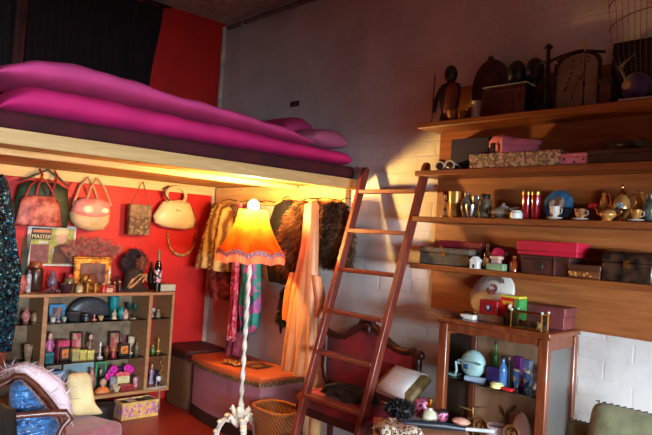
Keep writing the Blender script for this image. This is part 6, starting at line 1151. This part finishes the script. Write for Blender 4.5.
SAT = NT('blue_satin'); SAT.pr(0.35, 0.3, 0.2); nz = SAT.n('ShaderNodeTexNoise', i_Scale=24.0, i_Detail=2.0, i_Distortion=1.2); SAT.l(SAT.coord((1, 1, 2.4)), nz.inputs['Vector']); SAT.base(SAT.ramp(nz.outputs[0], [(0.3, (20, 44, 90)), (0.62, (60, 116, 176))])); SAT.bump(nz.outputs[0], 0.9, 0.02)
BO = rounded(px_outline([(62, 441), (60, 424), (45, 405), (31, 388), (21, 380), (13, 382), (9, 392), (10, 441)], 1.93, c0.y, c0.z)); lowz = min(z for _, z in BO)
tag(M().puff(BO, 0.085).put('cushion', SAT.m, None, loc=(1.93, c0.y, c0.z), rz=pi / 2, sharp=80), 'crinkled blue satin cushion leaning inside the back of the wooden armchair', 'cushion')
bo = M(); bp_ = [P(a, b, x=1.72) for a, b in ((7, 374), (22, 372), (38, 378), (52, 388), (60, 400), (63, 418))]
bo.tube(bp_, [0.02, 0.032, 0.036, 0.04, 0.038, 0.03], 12)
bo.tube([p + Vector((-0.04, 0.015, 0.0)) for p in bp_], [0.018, 0.03, 0.034, 0.038, 0.036, 0.03], 12).fur(6500, 0.05, 0.002, 0.1, 0.9)
tag(bo.put('feather_boa', mat((226, 200, 206), 0.8, 0, 0.04, 10), sharp=80), 'fluffy white pink feather boa hung over the back of the wooden armchair', 'boa')
SQ = NT('sequins'); SQ.pr(0.2, 0.8); v = SQ.n('ShaderNodeTexVoronoi', i_Scale=95.0); SQ.l(SQ.coord((1, 1, 1)), v.inputs['Vector']); sp_ = SQ.n('ShaderNodeSeparateColor'); SQ.l(v.outputs['Color'], sp_.inputs[0])
SQ.base(SQ.ramp(sp_.outputs[0], [(0, (8, 34, 54)), (0.35, (14, 72, 98)), (0.7, (34, 116, 138)), (0.92, (150, 196, 206))], 'CONSTANT')); nm_ = SQ.n('ShaderNodeNormalMap') if False else None; SQ.bump(v.outputs['Distance'], 0.9, 0.02)
q = P(3, 260, x=1.3); gx, gy = 1.3, q.y - 0.075
sd = thing('sequin_dress', 'dark teal sequined dress hanging on a stand at the left edge', 'dress', (gx, gy, 0))
zz = lambda py: P(5, py, x=gx).z
M().drape([(zz(176), 0, 0.02, 0.03, 0.02, 3, 0.05), (zz(183), 0, 0.06, 0.01, 0.06, 3, 0.05), (zz(205), 0, 0.07, 0, 0.095, 5, 0.06), (zz(245), 0, 0.08, 0, 0.118, 6, 0.07), (zz(270), 0, 0.08, 0, 0.143, 6, 0.08), (zz(320), 0, 0.08, 0, 0.138, 7, 0.08), (zz(349), 0, 0.078, 0, 0.128, 7, 0.08), (zz(351), 0, 0.06, 0, 0.1, 7, 0.05)]).put('sequined_cloth', SQ.m, sd, sharp=80)
M().drape([(zz(350), 0, 0.065, 0, 0.112, 6, 0.06), (zz(372), 0, 0.06, -0.005, 0.102, 6, 0.08), (zz(392), 0, 0.05, -0.02, 0.08, 6, 0.1), (zz(398), 0, 0.04, -0.025, 0.07, 6, 0.1)]).put('slip', mat((176, 104, 88), 0.6, 0, 0.15, 8, 0.05), sd, sharp=80)
M().tube([(0, 0, 0.02), (0, 0, zz(176) + 0.03)], 0.012).put('stand_pole', DARKMETAL, sd); M().lathe([(0.13, 0), (0.13, 0.012), (0.02, 0.025)], n=28).put('stand_base', DARKMETAL, sd)
bk0 = P(2, 428, x=2.1)
tag(M().drape([(bk0.z + 0.085, 0, 0.03, 0, 0.05, 4, 0.2), (bk0.z + 0.05, 0, 0.07, 0, 0.1, 6, 0.2), (0.52, 0, 0.085, 0, 0.12, 7, 0.2), (0.408, 0, 0.09, 0, 0.12, 7, 0.15)]).put('coat', BLACK, None, loc=(2.065, -2.115, 0.002), sharp=80), 'black coat bundled on the armchair in the lower left corner', 'coat')

# ------------------------------------------------------------------ right foreground: settee with green cushions
GRN = mat((118, 122, 90), 0.8, 0, 0.12, 20, 0.1, 0.2); STI = mat((26, 28, 26), 0.7)
se = thing('settee', 'low wooden settee at the lower right corner beneath the green cushions', 'settee', (3.42, -0.34, 0))
M().box(-0.42, 0.5, -0.22, 0.2, 0.3, 0.37).put('seat_frame', wood((92, 50, 30), (126, 76, 48)), se, bev=0.004)
for sx in (-0.39, 0.47):
    for sy in (-0.19, 0.17): M().tube([(sx, sy, 0.30), (sx, sy, 0)], [0.022, 0.016]).put('leg', wood((92, 50, 30), (126, 76, 48)), se)
def green_cushion(label, px0, px1, pyt, y, h, rx, rz=0, zb=0.371):
    a, b = P(px0, pyt, y=y), P(px1, pyt, y=y); w = b.x - a.x; zt = P((px0 + px1) / 2, pyt, y=y).z; h = zt - zb
    t = thing('cushion', label, 'cushion', ((a.x + b.x) / 2, y, zb + h / 2), rz, 'green cushions with black stitching', rx)
    GO_ = [(w / 2 * math.copysign(abs(cos(a)) ** 0.22, cos(a)), h / 2 * math.copysign(abs(sin(a)) ** 0.22, sin(a))) for a in [2 * pi * j / 64 for j in range(64)]]
    M().puff(GO_, 0.1).put('cover', GRN, t, sharp=80); m = M(); n = 15
    for k in range(n): u = -0.46 + 0.92 * k / (n - 1); L = random.uniform(0.008, 0.014); m.tube([(u * w, -0.012, h / 2 - 0.002), (u * w + 0.006, 0.0, h / 2 + 0.002 - 0.0 * L), (u * w, 0.012, h / 2 - 0.004)], 0.0022, 6)
    for k in range(0): u = 0; m.tube([(-w / 2 + 0.004, -0.012, u * h), (-w / 2 - 0.001, 0, u * h + 0.005), (-w / 2 + 0.004, 0.012, u * h)], 0.0028, 6)
    m.put('blanket_stitch', STI, t); return t
green_cushion('sage green cushion with black stitches, the larger front one at the right corner', 588, 700, 413, -0.36, 0, radians(-14))
green_cushion('sage green cushion with black stitches, mostly hidden behind the larger one', 566, 640, 427.5, -0.235, 0, radians(-6))
